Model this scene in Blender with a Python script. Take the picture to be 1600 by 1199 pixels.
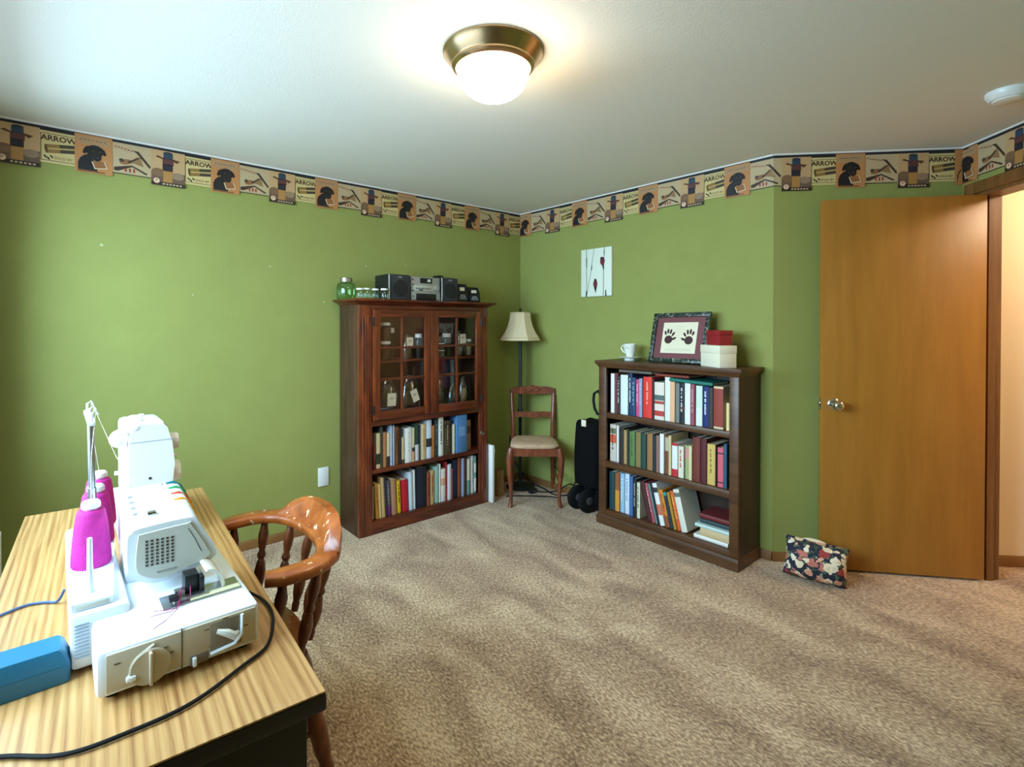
import bpy, bmesh, math, random
from mathutils import Vector, Matrix
random.seed(7)
for o in list(bpy.data.objects): bpy.data.objects.remove(o)
scene = bpy.context.scene
COL = scene.collection
PI = math.pi
# ------------------------------------------------------------------ camera
CAMZ = 1.352
cam_d = bpy.data.cameras.new('camera'); cam = bpy.data.objects.new('camera', cam_d); COL.objects.link(cam)
cam.location = (0, 0, CAMZ)
cam.rotation_euler = (PI/2 - math.radians(.5437), 0, math.radians(49.83) - PI/2)
cam_d.sensor_width = 36; cam_d.lens = 36*809.17/1600
cam_d.shift_x = (800-767.34)/1600; cam_d.shift_y = -(599.5-515.18)/1600
cam_d.clip_start = .02
scene.camera = cam
# ------------------------------------------------------------------ light and exposure
scene.view_settings.view_transform = 'Standard'
scene.view_settings.look = 'None'
scene.view_settings.gamma = 1
scene.view_settings.use_curve_mapping = False
scene.view_settings.exposure = 0.30
w = bpy.data.worlds.new('world'); scene.world = w; w.use_nodes = True
w.node_tree.nodes['Background'].inputs[0].default_value = (.62, .80, 1, 1)
w.node_tree.nodes['Background'].inputs[1].default_value = 2.0
def area(name, loc, rot, sx, sy, power, col):
    l = bpy.data.lights.new(name, 'AREA'); l.shape = 'RECTANGLE'; l.size = sx; l.size_y = sy
    l.energy = power; l.color = col
    o = bpy.data.objects.new(name, l); COL.objects.link(o); o.location = loc; o.rotation_euler = rot
    return o
XW, YB, XR, YF, H = -.32, 3.315, 3.135, -.95, 2.32
# daylight of the window in the wall beside the desk (the lamp hangs outside the panes)
area('window_daylight', (XW-.80, 1.95, 2.05), (0, -PI/2+math.radians(19), 0), 1.8, 3.0, 300, (.50, .79, 1))
LAMP_E, HALL_E = 38, 70

# ------------------------------------------------------------------ materials
def lin(c):
    return tuple(((x/255)/12.92 if x/255 <= .04045 else ((x/255+.055)/1.055)**2.4) for x in c)
MATS = {}
def nodes(m): return m.node_tree.nodes, m.node_tree.links
def mat(name, rgb, rough=.6, metal=0, spec=.5, var=0, vscale=20, bump=0, bscale=200, coat=0, emit=0, emitcol=None):
    """plain principled material with optional noise variation of the colour and fine bump"""
    if name in MATS: return MATS[name]
    m = bpy.data.materials.new(name); m.use_nodes = True; N, L = nodes(m); b = N['Principled BSDF']
    c = lin(rgb)
    b.inputs['Base Color'].default_value = (*c, 1); b.inputs['Roughness'].default_value = rough
    b.inputs['Metallic'].default_value = metal; b.inputs['Specular IOR Level'].default_value = spec
    b.inputs['Coat Weight'].default_value = coat
    if emit:
        b.inputs['Emission Color'].default_value = (*(emitcol or c), 1); b.inputs['Emission Strength'].default_value = emit
    if var or bump:
        tc = N.new('ShaderNodeTexCoord')
    if var:
        n = N.new('ShaderNodeTexNoise'); n.inputs['Scale'].default_value = vscale; n.inputs['Detail'].default_value = 5
        L.new(tc.outputs['Object'], n.inputs['Vector'])
        r = N.new('ShaderNodeMapRange'); r.inputs[1].default_value = .3; r.inputs[2].default_value = .7
        r.inputs[3].default_value = 1-var; r.inputs[4].default_value = 1+var
        L.new(n.outputs['Fac'], r.inputs[0])
        mx = N.new('ShaderNodeMix'); mx.data_type = 'RGBA'; mx.blend_type = 'MULTIPLY'; mx.inputs[0].default_value = 1
        mx.inputs[6].default_value = (*c, 1)
        L.new(r.outputs[0], mx.inputs[7]); L.new(mx.outputs[2], b.inputs['Base Color'])
    if bump:
        n2 = N.new('ShaderNodeTexNoise'); n2.inputs['Scale'].default_value = bscale; n2.inputs['Detail'].default_value = 3
        L.new(tc.outputs['Object'], n2.inputs['Vector'])
        bp = N.new('ShaderNodeBump'); bp.inputs['Strength'].default_value = bump; bp.inputs['Distance'].default_value = .004
        L.new(n2.outputs['Fac'], bp.inputs['Height']); L.new(bp.outputs[0], b.inputs['Normal'])
    MATS[name] = m; return m
def ramp(N, stops):
    r = N.new('ShaderNodeValToRGB'); e = r.color_ramp.elements
    e[0].position, e[0].color = stops[0][0], (*lin(stops[0][1]), 1)
    e[1].position, e[1].color = stops[-1][0], (*lin(stops[-1][1]), 1)
    for p, c in stops[1:-1]:
        k = e.new(p); k.color = (*lin(c), 1)
    return r
def wood(name, dark, mid, light, scale=(1, 1, 1), rough=.45, wave=0, spec=.5, coat=0, bump=.15, chips=0):
    """streaky grain: noise stretched along one axis, optional growth-ring bands, optional pale chips"""
    m = bpy.data.materials.new(name); m.use_nodes = True; N, L = nodes(m); b = N['Principled BSDF']
    b.inputs['Roughness'].default_value = rough; b.inputs['Specular IOR Level'].default_value = spec
    b.inputs['Coat Weight'].default_value = coat
    tc = N.new('ShaderNodeTexCoord'); mp = N.new('ShaderNodeMapping'); mp.inputs['Scale'].default_value = scale
    L.new(tc.outputs['Object'], mp.inputs['Vector'])
    n = N.new('ShaderNodeTexNoise'); n.inputs['Scale'].default_value = 1; n.inputs['Detail'].default_value = 6
    n.inputs['Roughness'].default_value = .65; n.inputs['Distortion'].default_value = .4
    L.new(mp.outputs[0], n.inputs['Vector'])
    src = n.outputs['Fac']
    if wave:
        wv = N.new('ShaderNodeTexWave'); wv.inputs['Scale'].default_value = wave; wv.inputs['Distortion'].default_value = 5
        wv.inputs['Detail'].default_value = 3; wv.inputs['Detail Scale'].default_value = .8
        mp2 = N.new('ShaderNodeMapping'); mp2.inputs['Scale'].default_value = (1, .06, 1)
        L.new(tc.outputs['Object'], mp2.inputs['Vector']); L.new(mp2.outputs[0], wv.inputs['Vector'])
        mm = N.new('ShaderNodeMath'); mm.operation = 'MULTIPLY_ADD'; mm.inputs[1].default_value = .18
        mh = N.new('ShaderNodeMath'); mh.operation = 'MULTIPLY'; mh.inputs[1].default_value = .82
        L.new(n.outputs['Fac'], mh.inputs[0]); L.new(wv.outputs['Fac'], mm.inputs[0]); L.new(mh.outputs[0], mm.inputs[2])
        src = mm.outputs[0]
    r = ramp(N, [(.28, dark), (.5, mid), (.72, light)])
    L.new(src, r.inputs[0]); out = r.outputs[0]
    if chips:
        n3 = N.new('ShaderNodeTexNoise'); n3.inputs['Scale'].default_value = 38; n3.inputs['Detail'].default_value = 4
        L.new(tc.outputs['Object'], n3.inputs['Vector'])
        rr = N.new('ShaderNodeMapRange'); rr.inputs[1].default_value = .64; rr.inputs[2].default_value = .67
        L.new(n3.outputs['Fac'], rr.inputs[0])
        mx = N.new('ShaderNodeMix'); mx.data_type = 'RGBA'; L.new(rr.outputs[0], mx.inputs[0]); L.new(out, mx.inputs[6])
        mx.inputs[7].default_value = (*lin((225, 200, 165)), 1); out = mx.outputs[2]
    L.new(out, b.inputs['Base Color'])
    if bump:
        bp = N.new('ShaderNodeBump'); bp.inputs['Strength'].default_value = bump; bp.inputs['Distance'].default_value = .002
        L.new(src, bp.inputs['Height']); L.new(bp.outputs[0], b.inputs['Normal'])
    MATS[name] = m; return m
def glass(name, tint=(1, 1, 1), gloss=.12, rough=.03):
    """thin clear glass: mostly see-through with a fresnel sheen"""
    m = bpy.data.materials.new(name); m.use_nodes = True; N, L = nodes(m); N.remove(N['Principled BSDF'])
    out = [x for x in N if x.type == 'OUTPUT_MATERIAL'][0]
    t = N.new('ShaderNodeBsdfTransparent'); t.inputs[0].default_value = (*tint, 1)
    g = N.new('ShaderNodeBsdfGlossy'); g.inputs['Roughness'].default_value = rough
    lw = N.new('ShaderNodeLayerWeight'); lw.inputs[0].default_value = .35
    ml = N.new('ShaderNodeMath'); ml.operation = 'MULTIPLY_ADD'; ml.inputs[1].default_value = gloss*1.6; ml.inputs[2].default_value = gloss*.15
    L.new(lw.outputs['Fresnel'], ml.inputs[0])
    mx = N.new('ShaderNodeMixShader'); L.new(ml.outputs[0], mx.inputs[0]); L.new(t.outputs[0], mx.inputs[1]); L.new(g.outputs[0], mx.inputs[2])
    L.new(mx.outputs[0], out.inputs[0]); MATS[name] = m; return m

def carpet_mat():
    m = bpy.data.materials.new('carpet'); m.use_nodes = True; N, L = nodes(m); b = N['Principled BSDF']
    b.inputs['Roughness'].default_value = .95; b.inputs['Specular IOR Level'].default_value = .1
    b.inputs['Sheen Weight'].default_value = .25
    tc = N.new('ShaderNodeTexCoord')
    f = N.new('ShaderNodeTexNoise'); f.inputs['Scale'].default_value = 120; f.inputs['Detail'].default_value = 4; f.inputs['Roughness'].default_value = .7
    mp = N.new('ShaderNodeMapping'); mp.inputs['Rotation'].default_value = (0, 0, .6); mp.inputs['Scale'].default_value = (1, .5, 1)
    L.new(tc.outputs['Object'], mp.inputs['Vector']); L.new(mp.outputs[0], f.inputs['Vector'])
    g = N.new('ShaderNodeTexNoise'); g.inputs['Scale'].default_value = 2.6; g.inputs['Detail'].default_value = 4; g.inputs['Distortion'].default_value = .8
    mp2 = N.new('ShaderNodeMapping'); mp2.inputs['Rotation'].default_value = (0, 0, -.55); mp2.inputs['Scale'].default_value = (1.9, .8, 1)
    L.new(tc.outputs['Object'], mp2.inputs['Vector']); L.new(mp2.outputs[0], g.inputs['Vector'])
    a = N.new('ShaderNodeMath'); a.operation = 'MULTIPLY_ADD'; a.inputs[1].default_value = .30
    h = N.new('ShaderNodeMath'); h.operation = 'MULTIPLY'; h.inputs[1].default_value = .72
    L.new(f.outputs['Fac'], h.inputs[0]); L.new(g.outputs['Fac'], a.inputs[0]); L.new(h.outputs[0], a.inputs[2])
    r = ramp(N, [(.38, (112, 80, 56)), (.51, (186, 150, 116)), (.62, (242, 214, 178))])
    L.new(a.outputs[0], r.inputs[0]); L.new(r.outputs[0], b.inputs['Base Color'])
    bp = N.new('ShaderNodeBump'); bp.inputs['Strength'].default_value = .9; bp.inputs['Distance'].default_value = .008
    L.new(f.outputs['Fac'], bp.inputs['Height']); L.new(bp.outputs[0], b.inputs['Normal'])
    MATS['carpet'] = m; return m
def floral_mat():
    m = bpy.data.materials.new('floral_fabric'); m.use_nodes = True; N, L = nodes(m); b = N['Principled BSDF']
    b.inputs['Roughness'].default_value = .85
    tc = N.new('ShaderNodeTexCoord')
    nz = N.new('ShaderNodeTexNoise'); nz.inputs['Scale'].default_value = 40; nz.inputs['Detail'].default_value = 2
    L.new(tc.outputs['Object'], nz.inputs['Vector'])
    ad = N.new('ShaderNodeMix'); ad.data_type = 'RGBA'; ad.blend_type = 'LINEAR_LIGHT'; ad.inputs[0].default_value = .022
    L.new(tc.outputs['Object'], ad.inputs[6]); L.new(nz.outputs['Color'], ad.inputs[7])
    def layer(scale, thr, stops, off):
        mp = N.new('ShaderNodeMapping'); mp.inputs['Location'].default_value = off
        L.new(ad.outputs[2], mp.inputs['Vector'])
        v = N.new('ShaderNodeTexVoronoi'); v.inputs['Scale'].default_value = scale; L.new(mp.outputs[0], v.inputs['Vector'])
        s = N.new('ShaderNodeSeparateColor'); L.new(v.outputs['Color'], s.inputs[0])
        r = ramp(N, stops); r.color_ramp.interpolation = 'CONSTANT'; L.new(s.outputs[0], r.inputs[0])
        k = N.new('ShaderNodeMath'); k.operation = 'LESS_THAN'; k.inputs[1].default_value = thr; L.new(v.outputs['Distance'], k.inputs[0])
        # a darker heart in every bloom
        hrt = N.new('ShaderNodeMapRange'); hrt.inputs[1].default_value = 0; hrt.inputs[2].default_value = thr*.6
        hrt.inputs[3].default_value = .72; hrt.inputs[4].default_value = 1; L.new(v.outputs['Distance'], hrt.inputs[0])
        mm = N.new('ShaderNodeMix'); mm.data_type = 'RGBA'; mm.blend_type = 'MULTIPLY'; mm.inputs[0].default_value = 1
        L.new(r.outputs[0], mm.inputs[6]); L.new(hrt.outputs[0], mm.inputs[7])
        return k.outputs[0], mm.outputs[2]
    k1, c1 = layer(27, .52, [(0, (238, 212, 180)), (.28, (222, 158, 130)), (.5, (196, 112, 96)), (.66, (158, 56, 56)), (.78, (240, 222, 194))], (0, 0, 0))
    k2, c2 = layer(38, .42, [(0, (84, 104, 78)), (.4, (60, 76, 62)), (.7, (190, 120, 100)), (.85, (140, 150, 118))], (3, 1, 2))
    m1 = N.new('ShaderNodeMix'); m1.data_type = 'RGBA'; m1.inputs[6].default_value = (*lin((32, 34, 52)), 1)
    L.new(k2, m1.inputs[0]); L.new(c2, m1.inputs[7])
    m2 = N.new('ShaderNodeMix'); m2.data_type = 'RGBA'; L.new(k1, m2.inputs[0]); L.new(m1.outputs[2], m2.inputs[6]); L.new(c1, m2.inputs[7])
    L.new(m2.outputs[2], b.inputs['Base Color']); MATS['floral'] = m; return m

carpet_mat(); floral_mat()
mat('wall_green', (150, 154, 84), .75, spec=.25, var=.03, vscale=6, bump=.35, bscale=260)
mat('ceiling_white', (238, 235, 226), .85, spec=.2, bump=.2, bscale=180)
mat('hall_cream', (236, 214, 182), .8, spec=.2)
wood('trim_wood', (112, 74, 38), (134, 90, 46), (152, 106, 58), (4, 4, 4), .5)
wood('trim_vertical', (104, 66, 30), (126, 82, 40), (142, 96, 50), (30, 30, 2), .5)
wood('door_wood', (158, 104, 34), (168, 112, 40), (178, 121, 47), (14, 14, 1.5), .42, bump=.05)
wood('oak_red', (50, 18, 8), (106, 44, 19), (146, 70, 32), (30, 30, 3.5), .35, coat=.25)
wood('oak_h', (46, 16, 8), (96, 38, 17), (136, 62, 29), (3.5, 30, 30), .35, coat=.25)
wood('oak_shaded', (48, 28, 18), (72, 44, 28), (92, 58, 38), (30, 30, 3.5), .45)  # oak darkened and greyed in colour for the shadow on the hutch sides
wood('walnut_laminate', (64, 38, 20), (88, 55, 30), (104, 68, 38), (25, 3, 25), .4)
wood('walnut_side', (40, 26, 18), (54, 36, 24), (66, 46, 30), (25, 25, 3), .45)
wood('pine_top', (140, 90, 46), (184, 136, 80), (206, 160, 104), (120, 3, 120), .36, wave=20, bump=.1)
mat('desk_dark', (38, 24, 18), .4, var=.2)
wood('maple_worn', (122, 54, 16), (164, 82, 30), (192, 108, 46), (14, 14, 14), .35, coat=.3, chips=1)
wood('maple_turned', (70, 30, 12), (112, 54, 22), (146, 78, 36), (30, 30, 8), .35, coat=.3)
wood('cherry_chair', (84, 38, 22), (122, 60, 36), (150, 82, 52), (25, 25, 10), .35, coat=.3)
mat('seat_fabric', (196, 160, 128), .9, var=.15, vscale=14, bump=.3, bscale=600)
mat('chrome', (205, 202, 195), .18, 1)
mat('steel_brushed', (190, 190, 192), .3, 1)
mat('nickel', (190, 160, 122), .26, 1)
mat('black_metal', (22, 22, 24), .45)
mat('black_plastic', (20, 21, 24), .4)
mat('black_rubber', (11, 11, 13), .7, spec=.3)
mat('black_cloth', (9, 9, 12), .9, spec=.15, bump=.3, bscale=900)
mat('grille', (52, 52, 55), .75, bump=.5, bscale=1500)
mat('silver_plastic', (165, 165, 160), .35, .4)
mat('white_plastic', (236, 238, 238), .3, coat=.2)
mat('machine_white', (232, 236, 240), .25, coat=.3)
mat('machine_grey', (198, 196, 184), .35)
mat('machine_cream', (226, 220, 205), .4)
mat('panel_shaded', (194, 178, 152), .45)  # warm shadow on the machine's near face put into the colour
mat('slot_dark', (60, 54, 46), .6)
mat('magenta_thread', (186, 22, 132), .75, var=.15, vscale=60, bump=.5, bscale=400)
mat('thread_pale', (220, 205, 190), .8)
mat('teal_plastic', (34, 104, 134), .4)
mat('blue_cord', (66, 92, 132), .5)
mat('shade_cloth', (226, 206, 168), .85, bump=.2, bscale=500)
mat('porcelain', (240, 238, 228), .15, coat=.4)
mat('paper', (232, 222, 196), .9)
mat('page', (226, 214, 186), .9, bump=.6, bscale=500)
mat('white_paint', (235, 233, 228), .5)
mat('kraft', (150, 118, 72), .85, var=.2, vscale=30, bump=.4, bscale=90)
glass('pane_glass'); glass('jar_glass', (.86, .93, .88), .2, .05); glass('green_glass', (.62, .84, .55), .3, .05)
glass('bag_film', (.86, .86, .84), .7, .18)
m = bpy.data.materials.new('lamp_glass'); m.use_nodes = True; N, L = nodes(m); b = N['Principled BSDF']
b.inputs['Base Color'].default_value = (.95, .93, .9, 1); b.inputs['Emission Color'].default_value = (1, .83, .60, 1); b.inputs['Emission Strength'].default_value = LAMP_E
MATS['lamp_glass'] = m
m2 = m.copy(); m2.name = 'hall_lamp_glass'; m2.node_tree.nodes['Principled BSDF'].inputs['Emission Strength'].default_value = HALL_E; MATS['hall_lamp_glass'] = m2

def M(x):
    if isinstance(x, str): return MATS[x]
    if isinstance(x, tuple):
        return mat('tint_%d_%d_%d' % x, x, .6)
    return x

# ------------------------------------------------------------------ mesh builder
class B:
    def __init__(s): s.v = []; s.f = []; s.mi = []; s.mats = []
    def slot(s, m):
        m = M(m)
        if m not in s.mats: s.mats.append(m)
        return s.mats.index(m)
    def add(s, vs, fs, m):
        k = s.slot(m); n = len(s.v); s.v += [Vector(v) for v in vs]
        for f in fs: s.f.append([i+n for i in f]); s.mi.append(k)
        return s
    def box(s, x0, x1, y0, y1, z0, z1, m, bev=0, mtx=None):
        if bev:
            bm = bmesh.new(); bmesh.ops.create_cube(bm, size=1)
            for v in bm.verts: v.co = Vector(((x0+x1)/2+v.co.x*(x1-x0), (y0+y1)/2+v.co.y*(y1-y0), (z0+z1)/2+v.co.z*(z1-z0)))
            bmesh.ops.bevel(bm, geom=bm.edges[:], offset=bev, segments=2, profile=.5, affect='EDGES')
            bm.verts.index_update()
            vs = [v.co.copy() for v in bm.verts]; fs = [[v.index for v in f.verts] for f in bm.faces]; bm.free()
        else:
            vs = [Vector((x, y, z)) for x in (x0, x1) for y in (y0, y1) for z in (z0, z1)]
            fs = [(0, 1, 3, 2), (4, 6, 7, 5), (0, 4, 5, 1), (2, 3, 7, 6), (0, 2, 6, 4), (1, 5, 7, 3)]
        if mtx: vs = [mtx @ v for v in vs]
        return s.add(vs, fs, m)
    def prism(s, poly, m, lo, hi, axis='z', mtx=None):
        """extrude a 2-D polygon; axis names the extruded direction, poly gives the two others in order"""
        n = len(poly); vs = []
        for t in (lo, hi):
            for (a, b) in poly:
                vs.append(Vector({'z': (a, b, t), 'y': (a, t, b), 'x': (t, a, b)}[axis]))
        fs = [list(range(n))[::-1], list(range(n, 2*n))] + [(i, (i+1) % n, n+(i+1) % n, n+i) for i in range(n)]
        if mtx: vs = [mtx @ v for v in vs]
        return s.add(vs, fs, m)
    def loft(s, rings, m, cap=True, closed=True):
        n = len(rings[0]); vs = [p for r in rings for p in r]; fs = []
        for k in range(len(rings)-1):
            for i in range(n if closed else n-1):
                j = (i+1) % n
                fs.append((k*n+i, k*n+j, (k+1)*n+j, (k+1)*n+i))
        if cap and closed: fs += [list(range(n))[::-1], list(range((len(rings)-1)*n, len(rings)*n))]
        return s.add(vs, fs, m)
    def lathe(s, prof, m, c=(0, 0, 0), n=20, axis=None, cap=True):
        """prof = [(radius, height)...] around an axis through c"""
        c = Vector(c); q = (Vector(axis).to_track_quat('Z', 'Y') if axis else None)
        rings = []
        for r, h in prof:
            ring = [Vector((max(r, 1e-5)*math.cos(2*PI*i/n), max(r, 1e-5)*math.sin(2*PI*i/n), h)) for i in range(n)]
            rings.append([c + (q @ p if q else p) for p in ring])
        return s.loft(rings, m, cap)
    def cyl(s, p0, p1, r0, m, r1=None, n=12):
        p0, p1 = Vector(p0), Vector(p1)
        return s.lathe([(r0, 0), (r1 if r1 is not None else r0, (p1-p0).length)], m, p0, n, p1-p0)
    def turned(s, p0, p1, prof, m, n=10):
        p0, p1 = Vector(p0), Vector(p1); l = (p1-p0).length
        return s.lathe([(r, t*l) for r, t in prof], m, p0, n, p1-p0)
    def tube(s, pts, r, m, n=8):
        pts = [Vector(p) for p in pts]; rings = []; rr = r if isinstance(r, (list, tuple)) else [r]*len(pts)
        a = None
        for i, p in enumerate(pts):
            d = (pts[min(i+1, len(pts)-1)]-pts[max(i-1, 0)]).normalized()
            if a is None:
                a = d.cross(Vector((0, 0, 1)))
                if a.length < .2: a = d.cross(Vector((0, 1, 0)))
            else: a = a-d*a.dot(d)
            a.normalize(); b = a.cross(d)
            rings.append([p+(a*math.cos(2*PI*k/n)+b*math.sin(2*PI*k/n))*rr[i] for k in range(n)])
        return s.loft(rings, m)
    def ellipsoid(s, c, r, m, n=14, k=8, e=1.0):
        prof = []
        rings = []
        c = Vector(c)
        pw = lambda t: math.copysign(abs(t)**e, t)
        for j in range(k+1):
            a = -PI/2+PI*j/k
            rings.append([c+Vector((r[0]*pw(math.cos(a))*pw(math.cos(2*PI*i/n)), r[1]*pw(math.cos(a))*pw(math.sin(2*PI*i/n)), r[2]*pw(math.sin(a)))) if 0 < j < k else
                          c+Vector((1e-5*math.cos(2*PI*i/n), 1e-5*math.sin(2*PI*i/n), r[2]*pw(math.sin(a)))) for i in range(n)])
        return s.loft(rings, m, cap=False)
    def text(s, txt, size, m, mtx, depth=.0006, bold=0):
        cu = bpy.data.curves.new('t', 'FONT'); cu.body = txt; cu.size = size; cu.align_x = 'CENTER'; cu.align_y = 'CENTER'; cu.extrude = depth; cu.resolution_u = 2; cu.offset = bold
        o = bpy.data.objects.new('t', cu); COL.objects.link(o)
        me = o.to_mesh()
        s.add([mtx @ v.co for v in me.vertices], [list(p.vertices) for p in me.polygons], m)
        o.to_mesh_clear(); bpy.data.objects.remove(o); bpy.data.curves.remove(cu); return s
    def mesh(s, name, smooth=40):
        me = bpy.data.meshes.new(name); me.from_pydata(s.v, [], s.f)
        for m in s.mats: me.materials.append(m)
        for p, k in zip(me.polygons, s.mi): p.material_index = k
        bm = bmesh.new(); bm.from_mesh(me); bmesh.ops.recalc_face_normals(bm, faces=bm.faces[:]); bm.to_mesh(me); bm.free()
        if smooth:
            for p in me.polygons: p.use_smooth = True
            me.set_sharp_from_angle(angle=math.radians(smooth))
        me.update(); return me
    def build(s, name, parent=None, world=True, smooth=40, loc=None, rot=None):
        """link as one mesh object; with a parent and world=True the vertices were given in world space"""
        if parent is not None and world:
            p = Vector(parent.location); g = parent.parent
            while g is not None: p += Vector(g.location); g = g.parent
            s.v = [v-p for v in s.v]
        elif parent is None and loc is not None and world:
            s.v = [v-Vector(loc) for v in s.v]
        o = bpy.data.objects.new(name, s.mesh(name, smooth)); COL.objects.link(o)
        if parent is not None: o.parent = parent
        if loc is not None: o.location = loc
        if rot is not None: o.rotation_euler = rot
        return o
def thing(name, label, cat, loc=(0, 0, 0), rot=None, group=None):
    o = bpy.data.objects.new(name, None); COL.objects.link(o); o.location = loc; o.empty_display_size = .1
    if rot is not None: o.rotation_euler = rot
    return tag(o, label, cat, group)
def tag(o, label, cat, group=None):
    o['label'] = label; o['category'] = cat
    if group: o['group'] = group
    return o
def struct(o): o['kind'] = 'structure'; return o
def copy_tree(o, parent=None):
    c = o.copy(); COL.objects.link(c); c.parent = parent
    for ch in o.children: copy_tree(ch, c)
    return c

# ================================================================== THE ROOM
V2 = lambda x, y: Vector((x, y))
C0 = V2(XR, YB); C1 = V2(XR, 1.22)
dv = V2(.685, -.729).normalized(); ev = V2(-dv.y, dv.x)*-1           # dv runs along the slanted wall, ev along the doorway wall
if ev.x > 0: ev = -ev
C2 = C1+dv*.98
T = .115
def wall_mtx(p, dx, n):
    """frame with local x along the wall, local y out of the room, origin on the floor at p"""
    return Matrix(((dx.x, n.x, 0, p.x), (dx.y, n.y, 0, p.y), (0, 0, 1, 0), (0, 0, 0, 1)))
def wall(name, p0, p1, out, boxes, m='wall_green'):
    dx = (p1-p0).normalized(); b = B(); mt = wall_mtx(p0, dx, out)
    for (a, c, z0, z1) in boxes: b.box(a, c, 0, T, z0, z1, m, mtx=mt)
    return struct(b.build(name))
floor = B().box(XW-.3, 5.6, YF-.4, YB+.2, -.12, 0, 'carpet').build('floor'); struct(floor)
ceil = B().box(XW-.3, 5.6, YF-.4, YB+.2, H, H+.1, 'ceiling_white').build('ceiling'); struct(ceil)
wb = wall('wall_back', V2(XW-T, YB), V2(XR+T, YB), V2(0, 1), [(0, XR-XW+2*T, 0, H)])
wall('wall_right', C1, C0, V2(1, 0), [(0, (C0-C1).length, 0, H)])
nd = -ev                                                             # outward normal of the slanted wall
wall('wall_slanted', C1, C2, nd, [(0, .98, 0, H)])
DW0, DW1, DH = .085, .085+.82, 2.045                                 # door opening along ev
pD = C2+ev*2.0
wall('wall_doorway', C2, pD, dv, [(-.08, DW0, 0, H), (DW1, 2.0, 0, H), (DW0, DW1, DH, H)])
wall('wall_front', V2(XW-T, YF), V2(pD.x+.4, YF), V2(0, -1), [(0, pD.x+.4-XW+T, 0, H)])
WY0, WY1, WZ0, WZ1 = .75, 3.0, .92, 2.14                            # window opening
wall('wall_window', V2(XW, YF), V2(XW, YB), V2(-1, 0), [(0, WY0-YF, 0, H), (WY1-YF, YB-YF, 0, H), (WY0-YF, WY1-YF, 0, WZ0), (WY0-YF, WY1-YF, WZ1, H)])
# small patched nail holes on the back wall
for x, z, r in ((.19, 1.76, .007), (1.02, 1.71, .005), (1.66, 1.76, .006), (1.98, 1.79, .005), (1.36, 1.50, .006), (.60, 1.52, .004)):
    B().lathe([(r, 0), (r*.8, .0012), (0, .0015)], (186, 196, 150), (x, YB, z), 9, (0, -1, 0)).build('nail_hole_patch', wb)
# hallway behind the doorway
hs = C2+nd*.08+dv*T
wall('wall_hall', hs, hs+dv*1.5, nd, [(0, 1.5, 0, H)], 'hall_cream')
he = hs+dv*1.5
wall('wall_hall_end', he, he+ev*2.4, dv, [(0, 2.4, 0, H)], 'hall_cream')
hb = C2+dv*T+ev*1.5
wall('wall_hall_far', hb, hb+dv*1.5, ev, [(0, 1.5, 0, H)], 'hall_cream')
# baseboards
def base(name, p0, p1, out, h=.052, a=0, c=None):
    dx = (p1-p0).normalized(); L_ = (p1-p0).length
    b = B(); mt = wall_mtx(p0, dx, out); poly = [(0, 0), (-.012, 0), (-.012, h-.01), (-.006, h), (0, h)]
    b.prism(poly, 'trim_wood', a, L_ if c is None else c, 'x', mtx=mt); return struct(b.build(name))
base('baseboard_back', V2(XW, YB), V2(XR, YB), V2(0, 1))
base('baseboard_right', C1, C0, V2(1, 0))
base('baseboard_slanted', C1, C2, nd)
base('baseboard_hall', hs, hs+dv*1.5, nd, .06)
# white bead where the ceiling meets the walls
bd = B()
for p0, p1, out in ((V2(XW, YB), C0, V2(0, 1)), (C1, C0, V2(1, 0)), (C1, C2, nd), (C2, C2+ev*1.6, dv)):
    mt = wall_mtx(p0, (p1-p0).normalized(), out); bd.box(0, (p1-p0).length, -.010, 0, H-.008, H, 'white_paint', mtx=mt)
bd.build('ceiling_bead', ceil, world=True)
# doorway lining and casing
t = B(); mt = wall_mtx(C2, ev, dv)
CW = .062
t.box(DW0-CW, DW0, -.014, 0, 0, DH+CW, 'trim_vertical', .003, mt); t.box(DW1, DW1+CW, -.014, 0, 0, DH+CW, 'trim_vertical', .003, mt)
t.box(DW0, DW1, -.014, 0, DH, DH+CW, 'trim_vertical', .003, mt)
t.box(DW0-CW, DW0, T, T+.014, 0, DH+CW, 'trim_vertical', .003, mt); t.box(DW1, DW1+CW, T, T+.014, 0, DH+CW, 'trim_vertical', .003, mt)
t.box(DW0, DW1, T, T+.014, DH, DH+CW, 'trim_vertical', .003, mt)
t.box(DW0, DW0+.018, 0, T, 0, DH, 'trim_vertical', mtx=mt); t.box(DW1-.018, DW1, 0, T, 0, DH, 'trim_vertical', mtx=mt)
t.box(DW0, DW1, 0, T, DH-.018, DH, 'trim_vertical', mtx=mt)
t.box(DW0+.018, DW0+.03, .045, .08, 0, DH-.018, 'trim_vertical', mtx=mt)
struct(t.build('trim_1'))
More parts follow.
